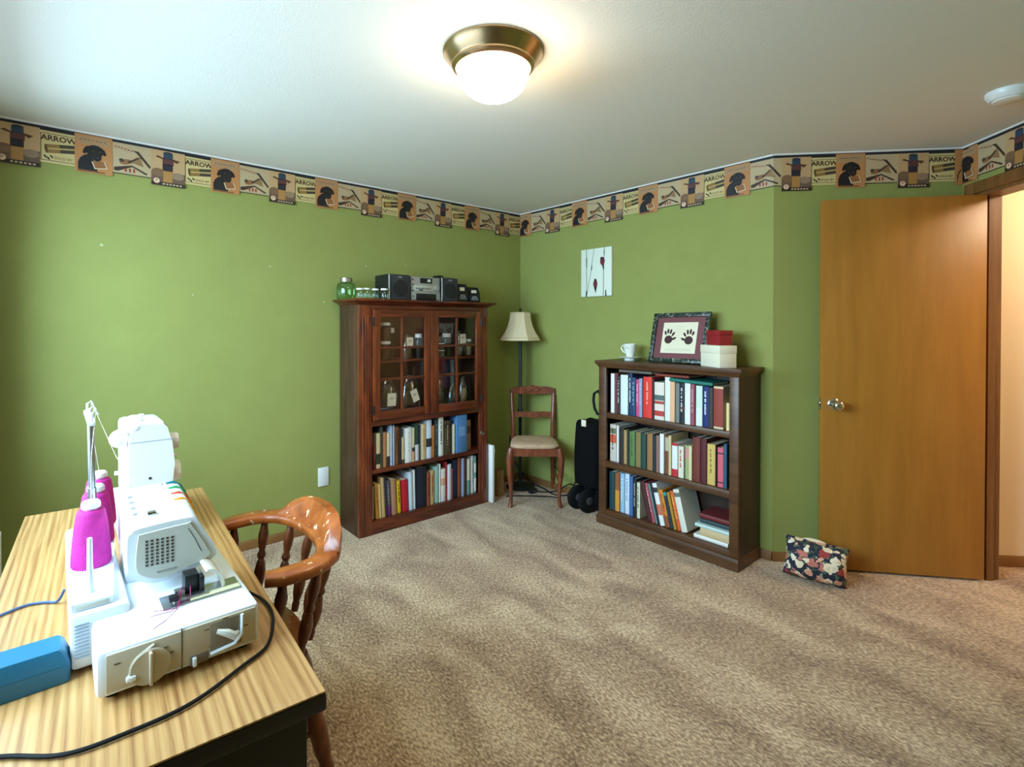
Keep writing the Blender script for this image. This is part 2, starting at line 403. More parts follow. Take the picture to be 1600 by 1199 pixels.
# the open door, standing in front of the slanted wall
hinge = V2(3.722, .398); free = V2(3.214, 1.003); du = (free-hinge).normalized(); dn = V2(-du.y, du.x)
if dn.dot(-hinge) < 0: dn = -dn                                       # towards the room
DL = .785
dm = wall_mtx(hinge, du, -dn)                                        # local y away from the camera
door = struct(B().box(0, DL, 0, .035, .012, 2.032, 'door_wood', .0015, dm).build('door_1'))
k = B(); kc = V2(0, 0)
def dpt(a, y, z): return dm @ Vector((a, y, z))
ax = dpt(0, -1, 0)-dpt(0, 0, 0)
k.lathe([(.033, 0), (.033, .004), (.028, .009), (.012, .012), (.011, .03), (.022, .036), (.028, .048), (.028, .058), (.022, .068), (.012, .073), (0, .074)], 'chrome', dpt(DL-.062, 0, .915), 24, ax)
k.build('door_knob', door)
B().lathe([(.033, 0), (.033, .004), (.028, .009), (.012, .012), (.011, .03), (.022, .036), (.028, .048), (.028, .058), (.012, .073), (0, .074)], 'chrome', dpt(DL-.062, .035, .915), 16, -ax).build('door_knob', door)
lt = B(); lt.box(DL, DL+.002, .005, .03, .885, .945, 'chrome', mtx=dm); lt.box(DL+.002, DL+.012, .010, .025, .903, .927, 'chrome', .003, dm); lt.build('latch', door)
for z in (.25, 1.1, 1.85):
    B().cyl(dpt(-.004, .036, z-.045), dpt(-.004, .036, z+.045), .006, 'nickel', n=8).build('hinge', door)
# window beside the desk
wf = B(); sy = (WY0+WY1)/2
for (y0, y1, z0, z1) in ((WY0, WY1, WZ0, WZ0+.045), (WY0, WY1, WZ1-.045, WZ1), (WY0, WY0+.045, WZ0, WZ1), (WY1-.045, WY1, WZ0, WZ1), (sy-.025, sy+.025, WZ0, WZ1)):
    wf.box(XW-.09, XW-.04, y0, y1, z0, z1, 'white_plastic')
win = struct(wf.build('window_1'))
for a, b_ in ((WY0+.045, sy-.025), (sy+.025, WY1-.045)):
    B().box(XW-.068, XW-.062, a, b_, WZ0+.045, WZ1-.045, 'pane_glass').build('pane', win)
sl = B(); sl.box(XW-.04, XW+.03, WY0-.05, WY1+.05, WZ0-.025, WZ0, 'white_paint', .003)
sl.build('window_sill', win)
# stacked blind slats at the end of the window, and the far curtain that shades the corner
def curtain(y0, y1, label):
    b = B(); n = 60; r1 = []; r2 = []
    pts = []
    for i in range(n+1):
        y = y0+(y1-y0)*i/n; x = XW+.055+.03*math.sin(i*2*PI/12)
        pts.append((x, y))
    rings = []
    for z in (.35, 1.2, 2.2):
        rings.append([Vector((x, y, z)) for x, y in pts]+[Vector((x+.004, y, z)) for x, y in reversed(pts)])
    b.loft(rings, 'curtain_cloth'); o = b.build('curtain', smooth=80)
    return tag(o, label, 'curtain')
mat('curtain_cloth', (96, 92, 66), .9)
curtain(3.02, 3.2, 'olive curtain gathered beside the window next to the back wall')
rod = B(); rod.cyl((XW+.065, WY0-.3, 2.215), (XW+.065, 3.22, 2.215), .011, 'black_metal')
for y in (WY0-.2, 3.21): rod.box(XW, XW+.07, y-.008, y+.008, 2.205, 2.225, 'black_metal')
tag(rod.build('curtain_rod'), 'black metal curtain rod above the window', 'curtain rod')

# ================================================================== WALLPAPER BORDER OF OVERLAPPING CARDS
PER, S0 = .608, .4043-.608*2
tan_, cream, orange, beige = (196, 158, 112), (208, 186, 126), (190, 128, 74), (190, 166, 128)
ink = (34, 30, 28); brown = (92, 58, 34); red_ = (150, 52, 40)
def flat(b, poly, m, lay):                                           # printed shape: x along the wall, z up, y toward the room is negative
    b.prism([(x, z) for x, z in poly], m, -.0012-.0005*lay, -.0008-.0005*lay, 'y')
def rect(x0, x1, z0, z1): return [(x0, z0), (x1, z0), (x1, z1), (x0, z1)]
def ell(cx, cz, rx, rz, n=14, rot=0):
    return [(cx+rx*math.cos(2*PI*i/n)*math.cos(rot)-rz*math.sin(2*PI*i/n)*math.sin(rot), cz+rx*math.cos(2*PI*i/n)*math.sin(rot)+rz*math.sin(2*PI*i/n)*math.cos(rot)) for i in range(n)]
TX = lambda x, z, lay, rot=0: Matrix.Translation((x, -.0012-.0005*lay, z)) @ Matrix.Rotation(PI/2, 4, 'X') @ Matrix.Rotation(rot, 4, 'Z')
def card_can():
    b = B(); W_, Z0, Z1 = .158, -.212, -.022
    b.box(0, W_, -.001, .0005, Z0, Z1, tan_)
    flat(b, rect(0, W_, Z0, Z0+.075), (110, 84, 66), 0)
    flat(b, ell(.125, Z0+.06, .03, .02), (150, 122, 96), 1); flat(b, ell(.03, Z0+.07, .03, .022), (128, 94, 66), 1)
    flat(b, rect(.055, .098, Z0+.02, Z0+.085), (176, 126, 66), 2); flat(b, rect(.052, .100, Z0+.082, Z0+.118), (38, 34, 44), 2)
    flat(b, rect(.052, .104, Z0+.115, Z0+.150), (92, 52, 50), 2); flat(b, rect(.056, .100, Z0+.148, Z0+.178), (42, 66, 84), 2)
    flat(b, ell(.078, Z0+.178, .022, .008), (40, 54, 70), 3)
    flat(b, [(.02, Z0+.152), (.056, Z0+.142), (.056, Z0+.150), (.03, Z0+.16)], brown, 2); flat(b, [(.1, Z0+.15), (.135, Z0+.145), (.118, Z0+.13), (.104, Z0+.14)], brown, 2)
    flat(b, rect(0, W_, Z0, Z0+.02), (46, 34, 30), 3)
    flat(b, ell(.024, Z0+.024, .017, .017), red_, 4); flat(b, ell(.024, Z0+.024, .014, .014), (226, 206, 170), 5)
    b.text('P', .022, red_, TX(.024, Z0+.024, 6))
    for i in range(6): flat(b, rect(.052+i*.016, .062+i*.016, Z0+.006, Z0+.014), (200, 170, 130), 4)
    return b, W_
def card_arrow():
    b = B(); W_, Z0, Z1 = .182, -.182, -.028
    b.box(0, W_, -.001, .0005, Z0, Z1, cream)
    for r_ in (rect(.010, W_-.008, Z1-.014, Z1-.0115), rect(.010, W_-.008, Z0+.011, Z0+.0135), rect(.010, .0125, Z0+.011, Z1-.0115)): flat(b, r_, ink, 0)
    b.text('ARROW', .036, (62, 34, 22), TX(.078, Z1-.034, 0), bold=.0009)
    c_, s_ = math.cos(.13), math.sin(.13)
    def rr(x0, x1, h): return [(.03+x*c_-z*s_, Z0+.068+x*s_+z*c_) for x, z in ((x0, -h), (x1, -h), (x1, h), (x0, h))]
    flat(b, rr(0, .052, .021), (142, 108, 52), 0); flat(b, rr(.052, .125, .0205), (66, 56, 42), 0); flat(b, rr(.004, .12, .004), (188, 160, 96), 1)
    flat(b, ell(.03, Z0+.068, .006, .022, 10, .13), (96, 70, 34), 1)
    for x, z in ((.026, .03), (.038, .022), (.05, .032)): flat(b, ell(x, Z0+z, .004, .009, 8, .7), ink, 0)
    b.text('SOLD BY', .018, brown, TX(.095, Z0+.028, 0))
    return b, W_
def card_dog():
    b = B(); W_, Z0, Z1 = .152, -.202, -.012
    b.box(0, W_, -.001, .0005, Z0, Z1, orange)
    flat(b, rect(.008, W_-.008, Z1-.05, Z1-.008), (176, 136, 96), 0)
    for i in range(7): flat(b, rect(.02+i*.016, .03+i*.016, Z1-.03, Z1-.022), (140, 112, 84), 1)
    dog = [(.012, Z0+.012), (.012, Z0+.048), (.020, Z0+.070), (.036, Z0+.086), (.052, Z0+.094), (.070, Z0+.080), (.078, Z0+.055), (.086, Z0+.03), (.09, Z0+.012)]
    flat(b, dog, (22, 20, 22), 1)
    flat(b, ell(.080, Z0+.112, .036, .031, 16), (22, 20, 22), 2)
    flat(b, [(.048, Z0+.134), (.036, Z0+.120), (.030, Z0+.098), (.040, Z0+.092), (.052, Z0+.106), (.058, Z0+.130)], (16, 15, 17), 3)
    flat(b, [(.106, Z0+.134), (.120, Z0+.122), (.127, Z0+.102), (.119, Z0+.094), (.110, Z0+.108), (.100, Z0+.130)], (16, 15, 17), 3)
    flat(b, ell(.088, Z0+.084, .019, .022, 12), (26, 24, 26), 3); flat(b, ell(.092, Z0+.082, .006, .004, 8), (60, 54, 52), 4)
    flat(b, ell(.072, Z0+.112, .004, .003, 8), (96, 70, 40), 4)
    flat(b, ell(.099, Z0+.112, .004, .003, 8), (96, 70, 40), 4)
    flat(b, [(.066, Z0+.058), (.078, Z0+.022), (.128, Z0+.03), (.116, Z0+.064)], (150, 96, 52), 5)
    for p in ([(.066, Z0+.058), (.078, Z0+.022), (.082, Z0+.023), (.07, Z0+.06)], [(.078, Z0+.022), (.128, Z0+.03), (.127, Z0+.034), (.079, Z0+.026)], [(.116, Z0+.064), (.128, Z0+.03), (.131, Z0+.032), (.119, Z0+.067)]): flat(b, p, (228, 210, 176), 6)
    flat(b, rect(.01, .12, Z0+.006, Z0+.01), (70, 40, 24), 2)
    return b, W_
def card_birds():
    b = B(); W_, Z0, Z1 = .178, -.182, -.022
    b.box(0, W_, -.001, .0005, Z0, Z1, beige)
    for r_ in (rect(0, W_, Z0, Z0+.004), rect(0, .003, Z0, Z1), rect(W_-.003, W_, Z0, Z1)): flat(b, r_, ink, 0)
    flat(b, [(.09, Z1-.028), (.118, Z1-.03), (.172, Z1-.1), (.168, Z1-.112), (.11, Z1-.04)], (58, 40, 30), 0)
    flat(b, ell(.062, Z0+.066, .028, .014, 12, .25), (150, 98, 62), 1); flat(b, [(.07, Z0+.062), (.11, Z0+.1), (.128, Z0+.098), (.14, Z0+.052), (.1, Z0+.064)], (146, 112, 72), 1)
    flat(b, [(.07, Z0+.07), (.125, Z0+.102), (.12, Z0+.092), (.08, Z0+.062)], (70, 54, 40), 2); flat(b, ell(.044, Z0+.072, .011, .009), (58, 66, 48), 2)
    flat(b, [(.012, Z0+.014), (.012, Z0+.032), (.09, Z0+.052), (.16, Z0+.018), (.15, Z0+.012), (.09, Z0+.044), (.03, Z0+.014)], (62, 44, 32), 0)
    for i in range(3): flat(b, rect(.058+i*.018, .066+i*.018, Z0+.014, Z0+.034), red_, 1)
    pts = [(.014+i*.007, Z1-.02+(.006 if i % 2 else -.003)-i*.0012) for i in range(12)]
    for p, q in zip(pts, pts[1:]): flat(b, [p, (p[0]+.002, p[1]-.004), (q[0]+.002, q[1]-.004), q], (136, 62, 52), 1)
    return b, W_
KINDS = [(card_can, 0.0, 0), (card_arrow, .150, .003), (card_dog, .288, -.003), (card_birds, .434, -.0015)]
PATH = [(V2(XW, YB), V2(1, 0), V2(0, 1), XW, XR), (C0, V2(0, -1), V2(1, 0), XR, XR+(C0-C1).length),
        (C1, dv, nd, XR+(C0-C1).length, XR+(C0-C1).length+.98), (C2, ev, dv, XR+(C0-C1).length+.98, XR+(C0-C1).length+.98+1.5)]
borders = []
for i, (p, dx, out, a, c) in enumerate(PATH):
    mt = wall_mtx(p, dx, out)
    e0 = .003 if i in (1,) else 0
    o = struct(B().box(e0, c-a-(.003 if i == 0 else 0), -.0025, 0, H-.075, H-.008, (30, 30, 36), mtx=mt).build('trim_%d' % (i+2)))
    borders.append(o)
proto = []
for fn, off, lift in KINDS:
    b, W_ = fn(); me = b.mesh('card', 0); proto.append((me, off, W_, lift))
def at_path(s, y, z):
    for i, (p, dx, out, a, c) in enumerate(PATH):
        if s <= c or i == len(PATH)-1:
            q = p+dx*(s-a)+out*y; return Vector((q.x, q.y, H+z)), i
for k_ in range(0, 13):
    for me, off, W_, lift in proto:
        s0 = S0+k_*PER+off
        if s0 < XW or s0+W_ > PATH[-1][4]: continue
        i = next(j for j, q in enumerate(PATH) if s0+W_/2 <= q[4]); p, dx, out, a, c = PATH[i]
        push = -.0040-lift if lift < 0 else -.0040
        push = {0.0: -.0062, .003: -.0034, -.003: -.0066, -.0015: -.0042}[lift]
        if s0 >= a and s0+W_ <= c:
            o = bpy.data.objects.new('card', me); COL.objects.link(o)
            o.matrix_world = wall_mtx(p, dx, out) @ Matrix.Translation((s0-a, push, H))
        else:                                                         # card folded round a corner of the room
            bm = bmesh.new(); bm.from_mesh(me); cut = (a if s0 < a else c)-s0
            bmesh.ops.bisect_plane(bm, geom=bm.verts[:]+bm.edges[:]+bm.faces[:], plane_co=(cut, 0, 0), plane_no=(1, 0, 0))
            m3 = me.copy()
            for v in bm.verts:
                v.co = at_path(s0+v.co.x, v.co.y+push, v.co.z)[0]
            bm.to_mesh(m3); bm.free(); o = bpy.data.objects.new('card', m3); COL.objects.link(o)
        o.parent = borders[i]
bpy.data.objects.remove(bpy.data.objects['trim_5']) if False else None

# ================================================================== CEILING FIXTURES, WALL PLATES
def dome_lamp(loc, label, gm):
    t = thing('ceiling_light', label, 'ceiling light', loc)
    B().lathe([(.178, 0), (.178, -.006), (.172, -.012), (.168, -.020), (.150, -.040), (.146, -.046), (.147, -.052), (.140, -.060), (.134, -.064), (.128, -.062), (.06, -.03), (0, -.03)], 'nickel', (0, 0, 0), 48).build('base_pan', t, False)
    pr = [(.126, -.05)]+[(.128*math.cos(a)**.8, -.062-.104*math.sin(a)) for a in [i*PI/2/10 for i in range(10)]]+[(0, -.166)]
    B().lathe(pr, gm, (0, 0, 0), 40).build('glass_dome', t, False)
    return t
dome_lamp((1.20, 1.41, H), 'lit round ceiling light with brushed metal rim in the green room', 'lamp_glass')
hl = C2+dv*.75+ev*.55
dome_lamp((hl.x, hl.y, H), 'lit round ceiling light in the hallway behind the door', 'hall_lamp_glass')
t = thing('smoke_detector', 'round white smoke detector on the ceiling near the doorway', 'smoke detector', (3.03, .265, H))
B().lathe([(.072, 0), (.072, -.012), (.066, -.024), (.058, -.034), (.03, -.038), (0, -.038)], 'white_plastic', (0, 0, 0), 32).build('housing', t, False)
B().lathe([(.05, -.030), (.05, -.040), (.044, -.043), (0, -.043)], 'white_paint', (0, 0, 0), 24).build('vent_cap', t, False)
t = thing('wall_plate', 'blank white wall plate on the green wall beside the hutch', 'wall plate', (1.35, YB, .35))
B().box(-.036, .036, -.006, 0, -.062, .062, 'white_plastic', .003).build('plate', t, False)
for z in (-.042, .042): B().lathe([(.004, 0), (.004, .0015), (0, .002)], 'white_paint', (0, -.006, z), 10, (0, -1, 0)).build('screw', t, False)

# ================================================================== HUTCH WITH GLASS DOORS
hx0, hx1, hy, hb_ = 1.462, 2.514, 3.02, 3.305
t = thing('hutch', 'tall reddish oak hutch with two glass-paned doors above open bookshelves', 'hutch', ((hx0+hx1)/2, hy+.14, 0))
for a, c in ((hx0, hx0+.02), (hx1-.02, hx1)): B().box(a, c, hy+.02, hb_, 0, 1.49, 'oak_shaded', .0015).build('side_panel', t)
B().box(hx0+.02, hx1-.02, hb_-.008, hb_, .03, 1.49, 'oak_shaded').build('back_panel', t)
b = B(); prof = [(0, 1.482), (-.012, 1.486), (-.020, 1.494), (-.045, 1.503), (-.047, 1.516), (.285, 1.516), (.285, 1.482)]
rings = []
def crown(zs):
    rr = []
    for o_, z in zs: rr.append([Vector((hx0-o_, hy-o_, z)), Vector((hx1+o_, hy-o_, z)), Vector((hx1+o_, hb_, z)), Vector((hx0-o_, hb_, z))])
    return rr
b.loft(crown([(0, 1.478), (.008, 1.482), (.014, 1.490), (.036, 1.500), (.046, 1.503), (.048, 1.516)]), 'oak_h'); b.build('crown_top', t)
def stile(x0, x1, flip):
    b = B(); b.box(x0, x1, hy, hy+.022, 0, 1.478, 'oak_red', .002)
    for x in ((x0+.03, x0+.05, x0+.064) if not flip else (x1-.03, x1-.05, x1-.018)):
        b.lathe([(.006, 0), (.006, 1.3)], 'oak_red', (x, hy+.0015, .11), 8)
    return b.build('stile', t)
stile(hx0, 1.553, False); stile(2.438, hx1, True)
B().box(1.553, 2.438, hy, hy+.022, 1.452, 1.478, 'oak_h', .002).build('top_rail', t)
B().box(1.553, 2.438, hy, hy+.022, .697, .733, 'oak_h', .002).build('middle_rail', t)
B().box(1.553, 2.438, hy, hy+.022, 0, .085, 'oak_h', .002).build('bottom_rail', t)
for z0, z1, y0 in ((.06, .083, hy+.022), (.388, .415, hy+.006), (.70, .722, hy+.022), (1.100, 1.117, hy+.045)):
    B().box(hx0+.02, hx1-.02, y0, hb_-.008, z0, z1, 'oak_h', .0015).build('shelf', t)
def hdoor(x0, x1, gx0, gx1, gm, side):
    z0, z1, g0, g1 = .736, 1.450, .792, 1.402; y0, y1 = hy-.016, hy+.003
    d = B()
    d.box(x0, gx0, y0, y1, z0, z1, 'oak_red', .003); d.box(gx1, x1, y0, y1, z0, z1, 'oak_red', .003)
    d.box(gx0, gx1, y0, y1, g1, z1, 'oak_h', .002); d.box(gx0, gx1, y0, y1, z0, g0, 'oak_h', .002)
    d = d.build('door', t)
    mu = B(); mu.box(gm-.008, gm+.008, y0+.003, y1, g0, g1, 'oak_red', .003)
    for z in (.996, 1.201): mu.box(gx0, gx1, y0+.004, y1-.001, z-.008, z+.008, 'oak_h', .003)
    mu.build('glazing_bars', d)
    for a, c in ((gx0, gm-.008), (gm+.008, gx1)):
        for e, f in ((g0, .988), (1.004, 1.193), (1.209, g1)):
            B().box(a, c, y1-.006, y1-.003, e, f, 'pane_glass').build('pane', d)
    xh = x0-.004 if side < 0 else x1+.004
    for z in (.805, 1.372): B().cyl((xh, y0-.002, z-.028), (xh, y0-.002, z+.028), .006, 'black_metal', n=8).build('hinge', d)
    return d
hdoor(1.556, 1.996, 1.606, 1.944, 1.768, -1)
dr = hdoor(1.999, 2.436, 2.058, 2.392, 2.219, 1)
B().box(1.994, 2.006, hy-.022, hy-.014, .737, 1.449, 'oak_red', .003).build('meeting_strip', dr)
l_ = B(); l_.lathe([(.010, 0), (.010, .004), (.006, .008), (.006, .02), (.011, .024), (.011, .03), (0, .033)], 'chrome', (2.448, hy, .535), 14, (0, -1, 0)); l_.tube([(2.448, hy-.02, .54), (2.44, hy-.026, .55), (2.43, hy-.024, .556), (2.424, hy-.018, .55)], .004, 'chrome', 6); l_.build('latch', t)

# ================================================================== BOOKCASE
bx, by0, by1 = 2.85, 1.284, 2.232
t = thing('bookcase', 'low dark brown bookcase with three shelves of books under a handprint frame', 'bookcase', (bx+.14, (by0+by1)/2, 0))
bk = XR-.012
for a, c in ((by0, by0+.05), (by1-.06, by1)):
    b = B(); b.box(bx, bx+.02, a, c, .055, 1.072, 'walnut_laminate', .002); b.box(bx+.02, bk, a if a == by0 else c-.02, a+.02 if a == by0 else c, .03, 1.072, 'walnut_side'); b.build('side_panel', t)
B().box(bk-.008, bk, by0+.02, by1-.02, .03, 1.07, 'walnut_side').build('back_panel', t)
b = B(); rr = []
for o_, z in ((0, 1.062), (.004, 1.068), (.008, 1.078), (.018, 1.086), (.02, 1.092), (.02, 1.108)): rr.append([Vector((bx-o_, by0-o_, z)), Vector((bk, by0-o_, z)), Vector((bk, by1+o_, z)), Vector((bx-o_, by1+o_, z))])
b.loft(rr, 'walnut_laminate'); b.build('top', t)
for z0, z1 in ((.722, .757), (.386, .428)): B().box(bx+.004, bk-.008, by0+.02, by1-.02, z0, z1, 'walnut_laminate', .002).build('shelf', t)
b = B(); b.box(bx+.002, bk-.008, by0+.02, by1-.02, .05, .098, 'walnut_laminate', .002); b.build('shelf', t)
b = B(); rr = []
for o_, z in ((.016, 0), (.016, .048), (.008, .056), (.006, .062), (0, .066)): rr.append([Vector((bx-o_, by0-o_*.5, z)), Vector((bk, by0-o_*.5, z)), Vector((bk, by1+o_*.5, z)), Vector((bx-o_, by1+o_*.5, z))])
b.loft(rr, 'walnut_laminate'); b.build('plinth', t)

# ================================================================== BOOKS
ORD = ['first', 'second', 'third', 'fourth', 'fifth', 'sixth', 'seventh', 'eighth', 'ninth', 'tenth', 'eleventh', 'twelfth', 'thirteenth', 'fourteenth', 'fifteenth', 'sixteenth', 'seventeenth', 'eighteenth', 'nineteenth', 'twentieth', 'twenty-first', 'twenty-second', 'twenty-third', 'twenty-fourth', 'twenty-fifth', 'twenty-sixth', 'twenty-seventh', 'twenty-eighth']
def book(w_, h, d, col, label, group, title=None, band=None, loc=(0, 0, 0), rotz=0, lean=0, lie=None):
    """spine at local y=0 facing -y, width along x, height along z"""
    c = M(col); b = B(); th = min(.003, w_*.2)
    b.box(0, th, 0, d, 0, h, c); b.box(w_-th, w_, 0, d, 0, h, c)
    n = 5; sp = [(w_*i/n, -.004*math.sin(PI*i/n)) for i in range(n+1)]
    b.prism(sp+[(w_, .003), (0, .003)], c, 0, h, 'z')
    o = b.build('book', None, False)
    tag(o, label, 'book', group)
    p = B(); p.box(th, w_-th, .003, d-.005, .004, h-.004, 'page'); p.build('pages', o, False)
    if band:
        q = B()
        for (z0, z1, bc) in band: q.prism([(x, y-.0006) for x, y in sp]+[(w_, .0), (0, .0)], M(bc), h*z0, h*z1, 'z')
        q.build('spine_band', o, False)
    if title and w_ > .012:
        q = B(); z = h*.88; rnd = random.Random(int(w_*1e5)+int(h*1e4))
        while z > h*.3:
            l = rnd.uniform(.004, .009); hw = min(.0055, w_*.16); q.box(w_*.5-hw, w_*.5+hw*rnd.uniform(.3, 1), -.0052, -.003, z-l, z, M(title)); z -= l+(.0025 if rnd.random() < .75 else .011)
        q.build('spine_title', o, False)
    o.location = loc
    o.rotation_euler = (0, lean, rotz) if lie is None else lie
    return o
def row(tab, shelf, end, zbase, plane, axis, dep, group):
    """tab = (start, stop, top, colour, wording, title colour, bands[, lean]) ; axis 'x' hutch, 'y' bookcase"""
    for i, r_ in enumerate(tab):
        a, c, zt, col, wd, ti, bn = r_[:7]; lean = r_[7] if len(r_) > 7 else 0
        off = r_[8] if len(r_) > 8 else random.uniform(0, .012)
        lab = '%s, %s from %s end, %s' % (wd, ORD[i], end, shelf)
        g = .0012
        w_ = abs(c-a)-g; h = zt-zbase-.001
        if axis == 'x': book(w_, h, dep, col, lab, group, ti, bn, (min(a, c)+g/2, plane+off, zbase+.0008), 0, lean)
        else: book(w_, h, dep, col, lab, group, ti, bn, (plane+off, max(a, c)-g/2, zbase+.0008), -PI/2, lean)
WHT, CRM, NAVY, BLK = (226, 228, 226), (222, 202, 160), (28, 38, 72), (26, 26, 30)
A_ = [(1.572, 1.593, .578, (120, 50, 34), 'thin brick-red book', None, [(0, .35, (110, 20, 24))]), (1.594, 1.624, .643, CRM, 'cream book with dark green lower spine', None, [(.12, .42, (52, 58, 40))]),
      (1.624, 1.645, .683, (70, 76, 66), 'tall grey-green book', None, None), (1.645, 1.670, .643, (168, 116, 74), 'tan brown book', None, None),
      (1.670, 1.697, .636, (226, 212, 180), 'cream book with black foot', None, [(0, .3, (50, 46, 40))]), (1.698, 1.714, .684, (176, 190, 210), 'tall thin pale blue book', None, None),
      (1.715, 1.730, .682, (150, 166, 190), 'tall thin grey-blue book', None, None), (1.732, 1.763, .669, (130, 82, 50), 'brown book', (60, 36, 24), None),
      (1.763, 1.781, .659, BLK, 'black book', None, None), (1.782, 1.807, .592, (218, 198, 160), 'short cream book', None, [(0, .15, (90, 70, 50))]),
      (1.808, 1.862, .651, WHT, 'thick white book', (190, 196, 190), None), (1.864, 1.886, .646, (190, 186, 150), 'pale olive book', None, [(.3, .42, (50, 50, 40)), (.05, .3, (200, 150, 110))]),
      (1.889, 1.921, .662, (44, 66, 62), 'dark green book with white foot', None, [(0, .45, (214, 214, 224))]), (1.922, 1.936, .656, (36, 44, 70), 'thin navy book', None, None),
      (1.937, 1.978, .662, (206, 184, 142), 'thick tan-cream book', (160, 130, 90), None), (1.980, 2.024, .685, (206, 218, 236), 'tall pale blue-white book', None, [(.3, .52, (40, 44, 50))]),
      (2.029, 2.052, .639, (184, 118, 60), 'orange-brown book', None, None), (2.055, 2.085, .680, (48, 62, 66), 'dark slate book', (120, 126, 120), None),
      (2.086, 2.128, .695, (230, 230, 226), 'tall white book', (40, 44, 50), None), (2.133, 2.190, .656, (72, 60, 40), 'thick black and gold mottled book', (176, 150, 100), [(.8, .92, (40, 34, 26))]),
      (2.194, 2.206, .66, BLK, 'thin black book', None, None), (2.207, 2.226, .627, (216, 204, 170), 'thin cream book', None, None)]
row(A_, "hutch upper book shelf", 'wall-plate', .415, hy+.024, 'x', .2, "books on the hutch's upper shelf")
Bt = [(1.572, 1.581, .300, (200, 190, 160), 'thin cream booklet', None, None), (1.594, 1.617, .318, (206, 148, 66), 'orange-tan book', (160, 100, 40), None, -.05),
      (1.618, 1.636, .310, (222, 196, 130), 'pale yellow book', None, None, -.05), (1.638, 1.662, .348, (206, 170, 116), 'tall tan book', None, None, -.05),
      (1.664, 1.680, .340, (42, 46, 60), 'thin dark blue book', None, None, -.05), (1.682, 1.708, .316, (94, 92, 104), 'grey book with purple foot', (150, 150, 160), [(0, .28, (112, 44, 128))], -.05),
      (1.713, 1.748, .320, (176, 130, 100), 'dusty tan book', None, None, -.05), (1.755, 1.783, .302, (224, 186, 30), 'bright yellow book', (70, 60, 30), None, -.04),
      (1.791, 1.841, .300, (196, 26, 46), 'thick bright red book', None, None, -.04), (1.846, 1.876, .345, (206, 222, 236), 'tall pale blue-white binder', None, None, -.03),
      (1.879, 1.897, .354, (226, 230, 234), 'thin white book', None, None, -.02), (1.899, 1.978, .362, (22, 30, 48), 'very thick navy black binder', None, None),
      (1.983, 2.013, .313, (148, 76, 54), 'brick-coloured book', (100, 44, 30), None), (2.014, 2.047, .323, (196, 168, 120), 'tan book', (150, 60, 40), None),
      (2.052, 2.090, .345, (164, 204, 196), 'pale teal book', None, None), (2.091, 2.104, .358, (230, 230, 226), 'tall thin white book', None, None),
      (2.105, 2.145, .318, (232, 228, 224), 'white book with peach patch', None, [(.5, .72, (226, 170, 140))]), (2.146, 2.161, .365, (164, 34, 44), 'tall thin red book', None, None),
      (2.162, 2.197, .340, (228, 230, 238), 'plain white book', None, None), (2.198, 2.209, .304, (150, 70, 80), 'thin dusty red booklet', None, None),
      (2.210, 2.254, .362, (26, 30, 66), 'thick dark navy book', None, None), (2.255, 2.287, .372, (140, 72, 38), 'tall chestnut book', None, None),
      (2.290, 2.314, .365, (148, 168, 206), 'light blue book', None, None), (2.316, 2.338, .362, (74, 50, 44), 'dark brown book', None, None),
      (2.342, 2.372, .352, (222, 216, 196), 'cream book with teal foot', None, [(0, .4, (110, 160, 156))]), (2.380, 2.407, .368, (226, 228, 226), 'tall white book', (150, 150, 150), None),
      (2.409, 2.432, .364, (120, 170, 176), 'teal and white book', None, [(.55, .8, (220, 228, 228)), (.05, .4, (220, 228, 228))])]
row(Bt, "hutch bottom book shelf", 'wall-plate', .084, hy+.026, 'x', .2, "books on the hutch's bottom shelf")
o = B(); o.box(0, .095, -.008, .215, 0, .275, (76, 124, 176), .002); o = o.build('box_file', None, False, loc=(2.232, hy+.02, .4158)); tag(o, 'bright blue box file standing on the upper book shelf of the hutch', 'box file')
B().box(.02, .075, -.0095, -.007, .12, .19, (112, 152, 196)).build('label_panel', o, False)
o['label'] = 'blue box file standing on the upper book shelf of the hutch'
book(.045, .222, .2, (150, 118, 84), 'brown book beside the blue box file in the hutch', "books on the hutch's upper shelf", None, [(.55, .8, (96, 70, 50))], (2.345, hy+.05, .4158))
